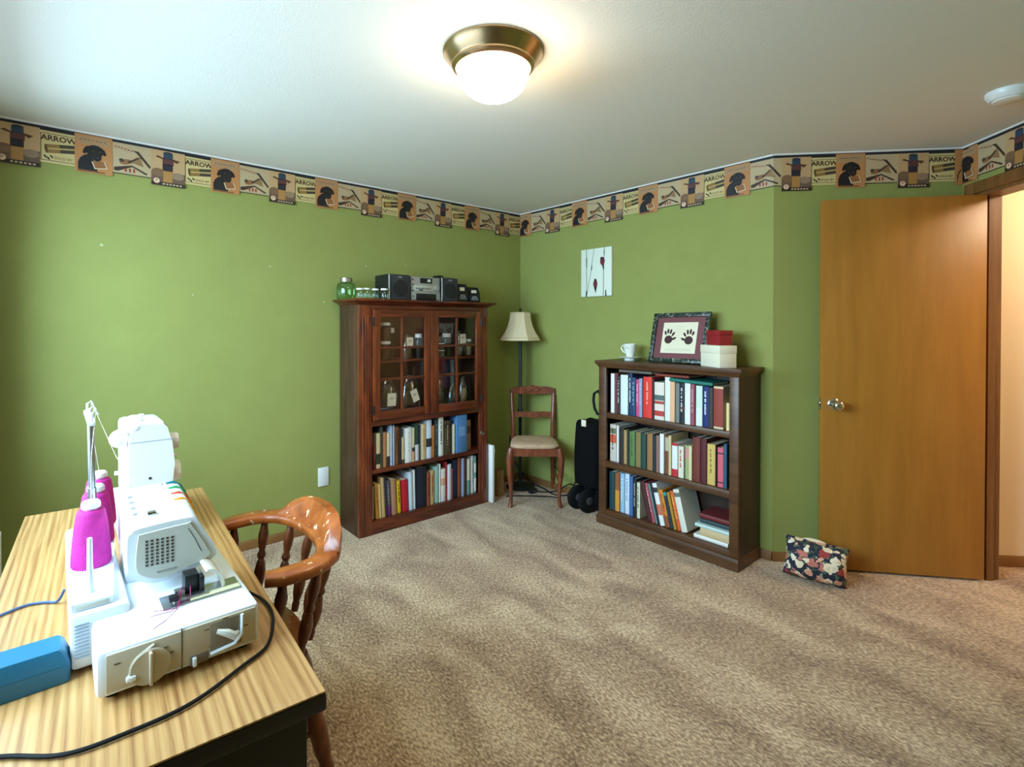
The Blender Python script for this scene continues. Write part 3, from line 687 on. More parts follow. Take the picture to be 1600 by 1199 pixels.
# --- bookcase rows (start, stop run along the wall away from the corner)
S1 = [(2.157, 2.127, 1.022, (232, 226, 220), 'plain white book', None, None), (2.125, 2.104, 1.026, (112, 46, 44), 'maroon book', None, None), (2.102, 2.080, 1.008, (38, 36, 38), 'black book with white title', (210, 210, 206), None),
      (2.079, 2.021, 1.019, (222, 230, 222), 'thick pale white book', None, None), (2.019, 1.990, 1.034, (26, 48, 86), 'navy book with white title', (226, 228, 230), None), (1.988, 1.961, 1.008, (34, 62, 104), 'dark blue book', (170, 190, 206), None),
      (1.960, 1.935, .998, (204, 74, 118), 'bright pink book', (240, 200, 210), None), (1.933, 1.909, 1.006, (146, 148, 182), 'lavender book', (210, 206, 220), None), (1.907, 1.843, 1.019, (226, 52, 38), 'thick bright red book', (246, 190, 150), None),
      (1.841, 1.828, 1.008, (50, 44, 46), 'thin black book', None, None), (1.825, 1.757, .992, (232, 214, 200), 'white book with red blotches', None, [(.1, .24, (190, 60, 50)), (.42, .5, (176, 70, 60)), (.52, .66, (84, 100, 96))]),
      (1.754, 1.718, 1.028, (234, 232, 222), 'tall white book', None, None), (1.716, 1.683, 1.004, (232, 176, 132), 'peach book', None, None), (1.681, 1.655, .999, (118, 122, 116), 'grey cloth book', None, None),
      (1.654, 1.622, 1.0, (30, 32, 34), 'black book with white title', (226, 226, 220), [(.3, .44, (84, 36, 34))]), (1.620, 1.584, 1.004, (236, 232, 230), 'white book', None, None), (1.582, 1.556, 1.0, (156, 76, 90), 'mauve-red book', (214, 170, 172), None),
      (1.551, 1.511, .994, (208, 224, 206), 'pale green-white book', None, [(0, .45, (226, 228, 214))]), (1.509, 1.474, .992, (26, 40, 108), 'royal blue book with white title', (226, 230, 236), None), (1.472, 1.445, .99, (58, 50, 50), 'dark brown book', None, None),
      (1.443, 1.386, 1.0, (224, 196, 156), 'thick cream-edged book with rust spine', None, [(.05, .95, (148, 56, 40))]), (1.366, 1.348, .913, (236, 214, 150), 'short yellow-cream book', None, None)]
row(S1, "bookcase top shelf", 'cart', .757, bx+.03, 'y', .2, "books on the bookcase's top shelf")
S2 = [(2.165, 2.115, .677, (206, 190, 176), 'red, white and black patterned book', (30, 28, 28), [(.5, .72, (208, 84, 44)), (.75, .9, (120, 110, 80))]), (2.112, 2.094, .675, (232, 230, 224), 'thin white book', None, None), (2.091, 2.059, .664, (44, 36, 32), 'black-brown book', None, None),
      (2.056, 2.031, .653, (176, 142, 88), 'tan book', None, None), (2.028, 2.010, .664, (44, 42, 36), 'thin black book', None, None), (2.008, 1.966, .654, (92, 122, 74), 'moss green book', (60, 84, 50), None), (1.963, 1.924, .656, (136, 116, 66), 'olive-tan book', None, None),
      (1.921, 1.880, .656, (34, 66, 56), 'dark green book', None, None), (1.877, 1.836, .66, (156, 112, 66), 'golden brown book', None, None), (1.833, 1.813, .654, (30, 46, 52), 'thin dark teal book', None, None), (1.810, 1.786, .658, (142, 104, 96), 'dusty brown-pink book', None, None),
      (1.783, 1.754, .674, (236, 232, 226), 'white book', None, None), (1.751, 1.726, .668, (122, 72, 40), 'chestnut book', None, [(.6, .95, (190, 174, 150))]), (1.723, 1.704, .672, (214, 190, 140), 'thin cream book', None, None),
      (1.701, 1.663, .631, (232, 230, 222), 'white book with red foot', None, [(0, .22, (196, 40, 44)), (.92, 1, (196, 40, 44))]), (1.660, 1.624, .618, (226, 218, 196), 'cream book with red title', (196, 60, 50), None), (1.618, 1.592, .63, (160, 170, 116), 'pale green and pink book', None, [(.6, .9, (214, 140, 140))]),
      (1.590, 1.570, .632, (224, 208, 160), 'thin pale yellow book', None, None), (1.567, 1.522, .688, (116, 46, 34), 'tall russet book', None, None), (1.520, 1.483, .688, (88, 26, 36), 'tall dark wine-red book', None, None), (1.481, 1.433, .663, (214, 178, 96), 'mustard yellow book', (140, 106, 50), None),
      (1.430, 1.422, .66, BLK, 'very thin black book', None, None), (1.420, 1.385, .653, (214, 96, 110), 'rose pink book', None, [(.1, .13, (60, 30, 40)), (.84, .87, (60, 30, 40))]), (1.381, 1.362, .68, (50, 86, 112), 'thin slate blue book', None, None)]
row(S2, "bookcase middle shelf", 'cart', .428, bx+.03, 'y', .2, "books on the bookcase's middle shelf")
S3 = [(2.168, 2.124, .355, (26, 62, 66), 'dark teal book', None, None), (2.121, 2.086, .357, (214, 142, 52), 'orange-yellow book', None, [(.55, 1, (150, 84, 44))]), (2.083, 2.049, .361, (150, 186, 214), 'light blue book', (226, 232, 236), None), (2.046, 2.010, .366, (210, 222, 234), 'pale blue-white book', (120, 160, 200), None),
      (2.007, 1.978, .358, (66, 104, 160), 'medium blue book', None, None), (1.975, 1.952, .35, (34, 34, 36), 'black book with white title', (200, 200, 196), None), (1.949, 1.925, .33, (220, 214, 186), 'cream book with black title', (50, 50, 46), None),
      (1.868, 1.838, .350, (70, 26, 30), 'leaning dark maroon book', None, None, -.24), (1.836, 1.816, .345, (186, 78, 84), 'leaning dusty red book', (220, 190, 186), None, -.24), (1.814, 1.798, .345, (110, 132, 136), 'leaning grey-teal book', None, None, -.24), (1.796, 1.778, .352, (24, 28, 32), 'leaning thin black book', None, None, -.24),
      (1.776, 1.744, .358, (234, 232, 230), 'leaning white book with small black drawing', None, [(.78, .9, (50, 50, 54)), (.25, .5, (206, 110, 80))], -.24), (1.742, 1.712, .325, (214, 132, 34), 'leaning orange and red book', (180, 40, 36), [(0, .3, (140, 80, 40))], -.24), (1.710, 1.690, .318, (34, 48, 66), 'leaning dark blue book', None, [(.9, 1, (60, 150, 150))], -.24),
      (1.688, 1.668, .322, (176, 132, 40), 'leaning mustard book', None, None, -.24), (1.666, 1.640, .335, (216, 92, 36), 'leaning bright orange book', (240, 190, 90), None, -.24), (1.637, 1.598, .352, (226, 222, 206), 'leaning thick white book', None, [(.82, .92, (110, 110, 100))], -.24)]
row(S3, "bookcase bottom shelf", 'cart', .099, bx+.03, 'y', .19, "books on the bookcase's bottom shelf")
# lying flat: local x becomes height
LG = 'books lying flat in the bookcase'
def lying(y0, y1, z, th, col, label, x=bx+.03, d=.2, tilt=0, pagesout=True):
    """a book on its side, spine towards the room"""
    h = abs(y1-y0)
    return book(th, h, d, col, label, LG, None, None, (x, max(y0, y1), z+th), 0, 0, (Matrix.Rotation(-PI/2, 3, 'Z') @ Matrix.Rotation(tilt, 3, 'Y') @ Matrix.Rotation(PI/2, 3, 'Y')).to_euler())
lying(1.555, 1.352, .0995, .022, (236, 232, 222), 'flat white book at the bottom of the pile on the lowest bookcase shelf')
lying(1.515, 1.345, .1225, .046, (210, 182, 136), 'flat thick tan book in the pile on the lowest bookcase shelf')
lying(1.545, 1.338, .1695, .020, (196, 216, 210), 'flat pale teal book above the tan one in the pile', x=bx+.025)
lying(1.53, 1.338, .1905, .022, (40, 62, 66), 'flat dark teal book near the top of the pile', x=bx+.05)
lying(1.54, 1.345, .2135, .026, (112, 36, 34), 'flat dark red book on top of the pile', x=bx+.06, d=.18)
lying(2.08, 1.835, 1.0375, .017, (104, 92, 80), 'flat grey-brown book lying on the navy and red books', x=bx+.02)
lying(1.825, 1.60, 1.0295, .014, (150, 66, 48), 'flat rust-red book lying across the top shelf books', x=bx+.05)
lying(1.712, 1.44, 1.008, .018, (24, 112, 100), 'flat teal green book sloping over the top shelf books', x=bx+.022, tilt=.03)

# ================================================================== ON THE BOOKCASE
TZ = 1.1085
t = thing('teacup', 'white teacup standing on a saucer on the dark bookcase', 'cup', (2.985, 2.075, TZ+.0245))
B().lathe([(.022, 0), (.026, .003), (.024, .008), (.034, .03), (.041, .055), (.043, .078), (.045, .088), (.042, .088), (.039, .06), (.03, .02), (0, .012)], 'porcelain', (0, 0, 0), 28).build('bowl', t, False)
B().tube([(.0, .040, .078), (.0, .062, .074), (.0, .070, .055), (.0, .056, .034), (.0, .034, .026)], .005, 'porcelain', 8).build('handle', t, False)
q = B()
for i in range(3): q.box(-.0445+.001*i, -.0425, -.016+.004*i, .012-.004*i, .058+.009*i, .060+.009*i, (120, 120, 118))
q.build('printed_lines', t, False)
s_ = B().lathe([(.036, 0), (.038, .014), (.054, .017), (.076, .023), (.077, .026), (.054, .0225), (0, .021)], 'porcelain', (2.985, 2.075, TZ+.0005), 28); tag(s_.build('saucer', None, loc=(2.985, 2.075, TZ)), 'white saucer under the teacup on the dark bookcase', 'saucer')
# framed handprints, leaning back on the wall
fa = math.radians(-17)
fr = thing('picture_frame', 'marbled green frame with maroon mat and two dark handprints on the bookcase', 'picture frame', (2.985, 1.735, TZ+.002), (0, 0, 0))
FM = Matrix.Rotation(-fa, 4, 'Y') @ Matrix.Rotation(-PI/2, 4, 'Z')      # local x along the frame, -y towards the room
FM = Matrix.Rotation(math.radians(14), 4, 'Y') @ Matrix.Rotation(-PI/2-.06, 4, 'Z')
mm = bpy.data.materials.new('marbled'); mm.use_nodes = True; N, L = nodes(mm); bb = N['Principled BSDF']; bb.inputs['Roughness'].default_value = .3
tcn = N.new('ShaderNodeTexCoord'); nn = N.new('ShaderNodeTexNoise'); nn.inputs['Scale'].default_value = 26; nn.inputs['Distortion'].default_value = 2.5
L.new(tcn.outputs['Object'], nn.inputs['Vector']); rp = ramp(N, [(.38, (20, 34, 30)), (.5, (44, 66, 54)), (.58, (92, 74, 74)), (.68, (160, 170, 150))]); L.new(nn.outputs['Fac'], rp.inputs[0]); L.new(rp.outputs[0], bb.inputs['Base Color']); MATS['marbled'] = mm
fw_, fh_ = .40, .325
for (x0, x1, z0, z1) in ((-fw_/2, fw_/2, 0, .028), (-fw_/2, fw_/2, fh_-.028, fh_), (-fw_/2, -fw_/2+.028, .028, fh_-.028), (fw_/2-.028, fw_/2, .028, fh_-.028)):
    B().box(x0, x1, -.018, .004, z0, z1, 'marbled', .004, FM).build('frame_rail', fr, False)
B().box(-fw_/2+.02, fw_/2-.02, -.004, 0, .02, fh_-.02, (118, 62, 66), mtx=FM).build('mat_board', fr, False)
pg = B(); pg.box(-.122, .122, -.006, -.0035, .062, .262, (236, 224, 194), mtx=FM); pg = pg.build('print_sheet', fr, False)
def hand(cx, cz, mir):
    b = B(); c_ = (66, 30, 30)
    b.prism(ell(cx, cz, .029, .027, 14), c_, -.0075, -.0062, 'y', FM)
    for dx, dz, rx, rz, ro in ((-.026, .044, .0075, .015, .3), (-.008, .055, .0075, .017, .05), (.012, .052, .0075, .017, -.2), (.031, .036, .0075, .016, -.6), (.038, .006, .0075, .019, -1.2)):
        b.prism(ell(cx+mir*dx, cz+dz, rx, rz, 10, mir*-ro*-1), c_, -.0075, -.0062, 'y', FM)
    return b
hand(-.074, .150, 1).build('handprint', pg, False); hand(.070, .146, -1).build('handprint', pg, False)
q = B()
for i in range(6): q.box(-.03, .03, -.0068, -.006, .235-i*.018, .2365-i*.018, (196, 184, 160), mtx=FM)
for i in range(2): q.box(-.09, .09, -.0068, -.006, .080+i*.008, .0812+i*.008, (176, 164, 140), mtx=FM)
q.build('fine_print', pg, False)
st = B(); st.box(-.025, .025, .004, .008, .02, .22, 'black_plastic', mtx=Matrix.Rotation(math.radians(14), 4, 'Y') @ Matrix.Rotation(-PI/2-.06, 4, 'Z')); st.build('easel_back', fr, False)
def gift_box(name, label, w_, d, h, lid, col, x, y, z, rz, seam):
    t = thing(name, label, 'box', (x, y, z), (0, 0, rz))
    B().box(0, w_, 0, d, 0, h-lid, col, .002).build('box_body', t, False)
    B().box(-.0015, w_+.0015, -.0015, d+.0015, h-lid, h, col, .002).build('lid', t, False)
    if seam: B().box(w_*.49, w_*.51, -.0025, -.001, 0, h, seam).build('ribbon', t, False)
    return t
bxr = math.radians(60)
gift_box('gift_box', 'cream white lidded box standing on the bookcase beside the frame', .185, .105, .125, .045, (234, 226, 200), 2.935, 1.335, TZ, bxr, None)
gift_box('gift_box', 'small dark red box stacked on the cream white box', .128, .082, .085, .0301, (140, 18, 26), 2.960, 1.370, TZ+.1255, bxr, (170, 60, 50))

# ================================================================== ON THE HUTCH
HT = 1.5165
t = thing('glass_jug', 'green-tinted glass jug with metal lid on the hutch', 'jug', (1.462, 3.20, HT))
B().lathe([(.056, 0), (.060, .006), (.060, .085), (.052, .104), (.036, .112), (.034, .120)], 'green_glass', (0, 0, 0), 20).build('jug_body', t, False)
B().lathe([(.039, .115), (.039, .138), (.034, .142), (0, .142)], 'steel_brushed', (0, 0, 0), 20).build('lid', t, False)
def jar(x, y, z, r, h, label, group, lidc='white_paint', fill=None, fillh=.7, name='glass_jar'):
    t = thing(name, label, 'jar', (x, y, z), group=group)
    B().lathe([(r*.92, 0), (r, .005), (r, h*.74), (r*.86, h*.83), (r*.84, h*.86)], 'jar_glass', (0, 0, 0), 16).build('jar_body', t, False)
    B().lathe([(r*.92, h*.84), (r*.92, h*.98), (r*.86, h), (0, h)], lidc, (0, 0, 0), 16).build('lid', t, False)
    if fill: B().lathe([(r*.88, .004), (r*.93, .008), (r*.93, h*fillh), (0, h*fillh+.003)], fill, (0, 0, 0), 12).build('contents', t, False)
    return t
for x, y, hh, wd in ((1.478, 3.035, .066, 'directly before the green jug'), (1.532, 3.05, .07, 'second from the green jug'), (1.588, 3.045, .068, 'third from the green jug'), (1.640, 3.018, .07, 'right beside the speaker')):
    jar(x, y, HT, .025, hh, 'small white-lidded glass jar on the hutch, '+wd, 'small jars on top of the hutch')
def speaker(x0, x1, y0, label):
    t = thing('speaker', label, 'speaker', ((x0+x1)/2, y0+.1, HT))
    w_ = x1-x0; h = .172
    B().box(-w_/2, w_/2, -.088, .1, 0, h, 'black_plastic', .006).build('cabinet', t, False)
    g = B().box(-w_/2+.004, w_/2-.004, -.1, -.089, .004, h-.004, 'grille', .004).build('grille', t, False)
    B().lathe([(.055, 0), (.055, .003), (.048, .004), (.02, .0015), (0, .0035)], (26, 26, 28), (0, -.1, .078), 24, (0, -1, 0)).build('woofer_ring', g, False)
    B().box(-.014, .014, -.1018, -.0995, h-.022, h-.016, (150, 150, 150)).build('nameplate', g, False)
    s_ = B(); s_.tube([(-w_/2-.001, -.100, .004), (-w_/2-.002, -.104, .04), (-w_/2-.002, -.104, h-.04), (-w_/2-.001, -.100, h-.004)], .005, 'silver_plastic', 8); s_.build('silver_trim', t, False)
speaker(1.686, 1.850, 3.035, 'black speaker with round woofer beside the small jars on the hutch')
speaker(2.106, 2.250, 3.035, 'black speaker beside the black coffee bags on the hutch')
t = thing('stereo', 'silver compact stereo between two black speakers on the hutch', 'stereo', (1.978, 3.13, HT))
B().box(-.118, .118, -.085, .11, 0, .165, 'silver_plastic', .005).build('housing', t, False)
B().box(-.118, .118, -.088, -.08, .003, .055, 'silver_plastic', .002).build('tape_panel', t, False)
B().box(-.082, .082, -.092, -.086, .004, .050, 'black_plastic', .002).build('tape_door', t, False)
B().box(-.10, .07, -.090, -.084, .068, .108, (176, 172, 158), .002).build('tuner_panel', t, False)
q = B()
for i in range(7): q.box(-.085+i*.018, -.073+i*.018, -.0925, -.089, .082, .088, (70, 70, 70))
q.box(-.06, -.03, -.0925, -.089, .071, .078, 'black_plastic'); q.build('buttons', t, False)
B().lathe([(.020, 0), (.020, .010), (.017, .014), (0, .014)], 'silver_plastic', (.088, -.086, .094), 20, (0, -1, 0)).build('volume_knob', t, False)
dsp = B().box(-.048, .048, -.090, -.080, .122, .158, 'black_plastic', .003).build('display', t, False)
B().box(.010, .034, -.0912, -.0895, .132, .150, (206, 210, 196)).build('lit_window', dsp, False)
q = B()
for z in (.03, .07, .11, .145): q.lathe([(.005, 0), (.005, .004), (0, .005)], 'black_plastic', (-.108, -.086, z), 10, (0, -1, 0))
q.build('side_buttons', t, False)
for x, hh, lb in ((2.315, .138, 'black foil coffee bag beside the speaker on the hutch'), (2.428, .118, 'shorter black foil coffee bag at the outer edge of the hutch top')):
    t = thing('coffee_bag', lb, 'bag', (x, 3.10, HT), group=None); w_ = .05
    b = B(); rings = []
    for z, sx, sy in ((0, w_, .034), (.02, w_+.002, .036), (hh*.6, w_, .032), (hh*.85, w_-.001, .016), (hh, w_, .006)):
        rings.append([Vector((sx*math.cos(a)/max(abs(math.cos(a)), abs(math.sin(a))), sy*math.sin(a)/max(abs(math.cos(a)), abs(math.sin(a))), z)) for a in [i*2*PI/24 for i in range(24)]])
    b.loft(rings, 'black_foil' if 'black_foil' in MATS else mat('black_foil', (20, 22, 30), .25, .2, bump=.6, bscale=60)); b.build('pouch', t, False)
    B().box(-.028, .012, -.0375, -.028, hh*.62, hh*.80, 'paper').build('sticker', t, False)
    q = B()
    for i in range(3): q.box(-.034+.004*i, .03-.006*i, -.0385, -.034, hh*(.18+.09*i), hh*(.23+.09*i), (150, 150, 156))
    q.build('print', t, False)
tag(B().box(2.17, 2.22, 3.18, 3.25, HT+.002+.172, HT+.2, 'black_plastic', .004).build('small_black_box', None, loc=(2.195, 3.215, HT+.174)), 'small black box lying on the speaker beside the coffee bags', 'box')

# ================================================================== INSIDE THE HUTCH, BEHIND THE GLASS
JG = 'jars behind the hutch glass'
SH, LO = 1.118, .7225
for x, y, r, h, fill, lb in (
        (1.692, 3.10, .038, .124, (92, 58, 40), 'wide white-lidded jar with brown contents on the upper glazed shelf'),
        (1.759, 3.135, .020, .212, (84, 70, 50), 'tall slim white-lidded jar beside the stacked brown jars behind glass'),
        (1.950, 3.10, .026, .17, (54, 40, 34), 'white-lidded dark jar beside the tagged bag on the upper glazed shelf'),
        (2.128, 3.075, .024, .052, (120, 104, 84), 'short white-lidded jar beneath another jar on the upper glazed shelf'),
        (2.205, 3.12, .034, .17, (40, 46, 36), 'wide white-lidded dark green jar on the upper glazed shelf'),
        (2.405, 3.12, .028, .125, (176, 156, 120), 'jar with pale contents at the latch side of the upper glazed shelf')):
    jar(x, y, SH, r, h, lb, JG, fill=fill)
jar(1.692, 3.10, SH+.1245, .038, .124, 'white-lidded jar stacked on the wide brown jar behind glass', JG, fill=(92, 58, 40))
jar(2.128, 3.075, SH+.0525, .024, .05, 'small white-lidded jar stacked on the short jar behind glass', JG, fill=(120, 104, 84))
def film_bag(x, y, z, sx, sy, h, fill, label, tagpos=None, rz=0):
    t = thing('plastic_bag', label, 'bag', (x, y, z), (0, 0, rz), group=None)
    def body(k, top, m, nm, n=20):
        b = B(); rings = []; rnd = random.Random(int(x*1000))
        for zz, e in ((0, .9), (.012, 1.0), (top*.45, 1.0), (top*.75, .8), (top*.92, .55), (top, .3)):
            rings.append([Vector((k*sx*e*math.cos(a)*(1+rnd.uniform(-.06, .06)), k*sy*(e if zz < top*.8 else e*.5)*math.sin(a)*(1+rnd.uniform(-.06, .06)), zz+.001)) for a in [i*2*PI/n for i in range(n)]])
        b.loft(rings, m); return b.build(nm, t, False, 60)
    body(.9, h*.62, fill, 'contents'); body(1, h, 'bag_film', 'film')
    if tagpos:
        tx, tz, tw, th, ro = tagpos
        mt = Matrix.Translation((tx, -sy-.004, tz)) @ Matrix.Rotation(ro, 4, 'Y')
        g = B().box(-tw/2, tw/2, -.001, .001, -th/2, th/2, 'paper', mtx=mt).build('paper_tag', t, False)
        q = B()
        for i in range(2): q.box(-tw*.25, tw*.25, -.0018, -.0009, .006+i*.008-.004, .009+i*.008-.004, (110, 96, 70), mtx=mt)
        q.build('tag_print', t, False)
film_bag(1.868, 3.11, SH, .040, .03, .17, (150, 118, 84), 'clear bag with cream tag between the jars on the upper glazed shelf', (.0, .115, .048, .062, .03))
film_bag(2.318, 3.11, SH, .042, .03, .19, (110, 96, 78), 'tall clear bag with cream tag beside the dark green jar', (.005, .13, .052, .07, -.05))
film_bag(1.715, 3.10, LO, .072, .04, .27, (58, 46, 38), 'clear bag with square cream tag on the lower glazed shelf', (.0, .130, .064, .085, .03))
film_bag(1.885, 3.10, LO, .075, .04, .28, (94, 66, 44), 'clear bag with tilted cream tag on the lower glazed shelf', (.01, .142, .052, .085, -.35))
film_bag(2.125, 3.12, LO, .055, .045, .30, (126, 104, 84), 'tall clear bag of brown pieces on the lower glazed shelf')
film_bag(2.245, 3.10, LO, .05, .036, .19, (36, 42, 54), 'clear bag of dark blue pieces on the lower glazed shelf')
film_bag(2.365, 3.12, LO, .058, .042, .24, (196, 176, 148), 'clear bag of cream pieces at the latch side of the lower glazed shelf')
# ================================================================== FLOOR LAMP IN THE CORNER
lx, ly = 2.955, 3.125
t = thing('floor_lamp', 'black floor lamp with cream bell shade standing in the corner', 'floor lamp', (lx, ly, 0))
B().lathe([(.118, 0), (.118, .010), (.108, .018), (.05, .026), (.022, .04), (.013, .06), (0, .06)], 'black_metal', (0, 0, 0), 28).build('base', t, False)
B().lathe([(.013, .05), (.013, .62), (.020, .63), (.020, .65), (.013, .66), (.013, 1.30)], 'black_metal', (0, 0, 0), 14).build('pole', t, False)
b = B(); n = 8; rings = []
for z, r in ((1.222, .176), (1.232, .172), (1.246, .166), (1.28, .140), (1.33, .114), (1.39, .096), (1.455, .088)):
    rings.append([Vector((r*math.cos(2*PI*(i+.5)/n), r*math.sin(2*PI*(i+.5)/n), z)) for i in range(n)])
inner = [[p*1 for p in r] for r in rings]
b.loft(rings, 'shade_cloth', cap=False); b.loft([[Vector((p.x*.985, p.y*.985, p.z)) for p in r] for r in rings], 'shade_cloth', cap=False); b.build('shade', t, False, 20)
b = B()
for z, k in ((1.224, 1.006), (1.245, 1.006), (1.453, 1.01)):
    r = .176 if z < 1.23 else (.167 if z < 1.3 else .088)
    pts = [Vector((r*k*math.cos(2*PI*(i+.5)/n), r*k*math.sin(2*PI*(i+.5)/n), z)) for i in range(n+1)]
    b.tube(pts, .003, (206, 182, 140), 6)
b.build('shade_braid', t, False)
b = B(); b.lathe([(.006, 1.30), (.016, 1.31), (.016, 1.35), (.005, 1.36), (.005, 1.46), (.012, 1.466), (.010, 1.48), (0, 1.492)], 'black_metal', (0, 0, 0), 12)
for i in range(3):
    a = 2*PI*i/3; b.cyl((0, 0, 1.452), (.085*math.cos(a), .085*math.sin(a), 1.452), .0025, 'black_metal', n=6)
b.build('finial_harp', t, False)

# ================================================================== SIDE CHAIR
cf = V2(2.717, 2.713); cs = V2(.742, -.670).normalized(); cb = V2(-cs.y, cs.x)
if cb.y < 0: cb = -cb
ang = math.atan2(cs.y, cs.x)
t = thing('side_chair', 'carved reddish wooden side chair with tan upholstered seat in the corner', 'chair', (cf.x, cf.y, 0), (0, 0, ang))
ZS = .45
rail = B()
# local: x along the front edge, y towards the back
rail.prism([(-.19, .0), (.19, .0), (.165, .36), (-.165, .36)], 'cherry_chair', ZS-.075, ZS-.02, 'z'); rail.build('seat_frame', t, False)
rings = []
for z, k in ((ZS-.02, .97), (ZS-.010, 1.0), (ZS+.002, .98), (ZS+.012, .88), (ZS+.017, .62)):
    ring = []
    for i in range(28):
        a = 2*PI*i/28; q = max(abs(math.cos(a)), abs(math.sin(a))); q = q**.8
        x = math.cos(a)/q; y = math.sin(a)/q
        wx = .195-.025*(y+1)/2*1.2
        ring.append(Vector((wx*k*x, .175+.175*k*y, z)))
    rings.append(ring)
B().loft(rings, 'seat_fabric').build('seat_cushion', t, False, 60)
for sx in (-1, 1):
    b = B(); b.tube([(sx*.180, .012, ZS-.02), (sx*.192, -.004, ZS-.09), (sx*.190, -.004, ZS-.2), (sx*.180, .004, .15), (sx*.178, .0, .05), (sx*.186, -.012, 0)], [.024, .025, .020, .016, .014, .018], 'cherry_chair', 10); b.build('front_leg', t, False)
    b = B(); b.tube([(sx*.168, .435, 0), (sx*.162, .39, .2), (sx*.158, .355, ZS-.03), (sx*.162, .365, .6), (sx*.170, .395, .75), (sx*.172, .41, .83)], [.016, .017, .020, .018, .017, .014], 'cherry_chair', 10); b.build('back_leg', t, False)
b = B(); rings = []
for i in range(15):
    x = -.176+.352*i/14; u = abs(x)/.176
    h = .032+.022*(1-u)**.7+.004*math.cos(u*9); y = .40+.012*(1-u*u)
    rings.append([Vector((x, y-.012, .800-h*.3)), Vector((x, y+.012, .800-h*.3)), Vector((x, y+.014, .800+h)), Vector((x, y-.012, .800+h))])
b.loft(rings, 'cherry_chair')
b.build('crest_rail', t, False)
q = B()
for i in range(9):
    x = -.056+.014*i; q.ellipsoid((x, .393, .822+.008*math.cos(i*1.5)), (.009, .006, .010), 'cherry_chair', 8, 5)
q.build('carving', t, False)
b = B(); rings = []
for i in range(11):
    x = -.158+.316*i/10; dz = .012*math.sin(abs(x)/.158*PI)
    rings.append([Vector((x, .366, .600+dz-.006)), Vector((x, .384, .600+dz-.006)), Vector((x, .386, .642+dz*.4)), Vector((x, .368, .642+dz*.4))])
b.loft(rings, 'cherry_chair'); b.build('back_slat', t, False)
b = B()
b.cyl((-.185, .004, .17), (-.164, .395, .2), .009, 'cherry_chair'); b.build('stretcher', t, False)
b = B(); b.cyl((.185, .004, .17), (.164, .395, .2), .009, 'cherry_chair'); b.build('stretcher', t, False)

# ================================================================== BETWEEN HUTCH AND CHAIR, CABLES, CART
t = thing('white_panel', 'narrow white board leaning between the hutch and the side chair', 'board', (2.540, 3.05, 0))
B().box(-.011, .011, -.07, .16, 0, .435, 'white_paint', .004).build('board', t, False)
B().tube([(.010, -.05, .36), (.022, -.054, .37), (.024, -.054, .40), (.011, -.05, .41)], .004, 'white_plastic', 6).build('hook', t, False)
t = thing('paper_bag', 'crumpled brown paper bag standing on the carpet beside the white board', 'bag', (2.685, 3.10, 0))
b = B(); rings = []; rnd = random.Random(4)
for z, k in ((0, 1), (.07, 1.04), (.13, .97), (.19, 1.02), (.2, 1.0)):
    rings.append([Vector((.036*k*math.cos(a)/max(abs(math.cos(a)), abs(math.sin(a)))+rnd.uniform(-.004, .004), .045*k*math.sin(a)/max(abs(math.cos(a)), abs(math.sin(a)))+rnd.uniform(-.004, .004), z+(rnd.uniform(-.008, .008) if z > .15 else 0))) for a in [i*2*PI/20 for i in range(20)]])
b.loft(rings, 'kraft', cap=False); b.prism([(-.033, -.04), (.033, -.04), (.033, .04), (-.033, .04)], 'kraft', 0, .004, 'z'); b.build('bag_body', t, False, 25)
def wiggle(pts, r, m, name, label, cat='cable', n=8, sub=8):
    """smooth tube through the points (Catmull-Rom)"""
    P = [Vector(p) for p in pts]; out = []
    for i in range(len(P)-1):
        p0, p1, p2, p3 = P[max(i-1, 0)], P[i], P[i+1], P[min(i+2, len(P)-1)]
        for k in range(sub):
            s_ = k/sub
            out.append(.5*((2*p1)+(p2-p0)*s_+(2*p0-5*p1+4*p2-p3)*s_*s_+(3*p1-p0-3*p2+p3)*s_**3))
    out.append(P[-1])
    o = B().tube(out, r, m, n).build(name, None, loc=tuple(P[0]))
    if cat: tag(o, label, cat)
    return o
wiggle([(2.98, 3.28, .40), (2.99, 3.26, .22), (3.03, 3.10, .05), (3.06, 2.95, .007), (3.02, 2.80, .006), (3.07, 2.70, .02), (3.095, 2.64, .07), (3.09, 2.70, .10), (3.06, 2.80, .03), (3.0, 2.90, .006), (2.965, 2.935, .012)], .005, 'black_rubber', 'power_cable', 'black power cable looped on the carpet behind the side chair')
wiggle([(2.70, 3.02, .006), (2.76, 2.98, .006), (2.82, 2.93, .006), (2.90, 2.85, .006), (2.95, 2.80, .006), (2.99, 2.73, .006)], .0045, 'black_rubber', 'power_cable', 'thin black cable lying on the carpet beneath the side chair')
t = thing('power_adapter', 'small black power adapter on the carpet behind the side chair', 'adapter', (2.93, 2.955, 0.0))
B().box(-.03, .03, -.022, .022, .0, .038, 'black_plastic', .004).build('adapter_body', t, False)
B().box(-.012, .012, -.0235, -.021, .012, .026, (90, 90, 92)).build('rating_label', t, False)
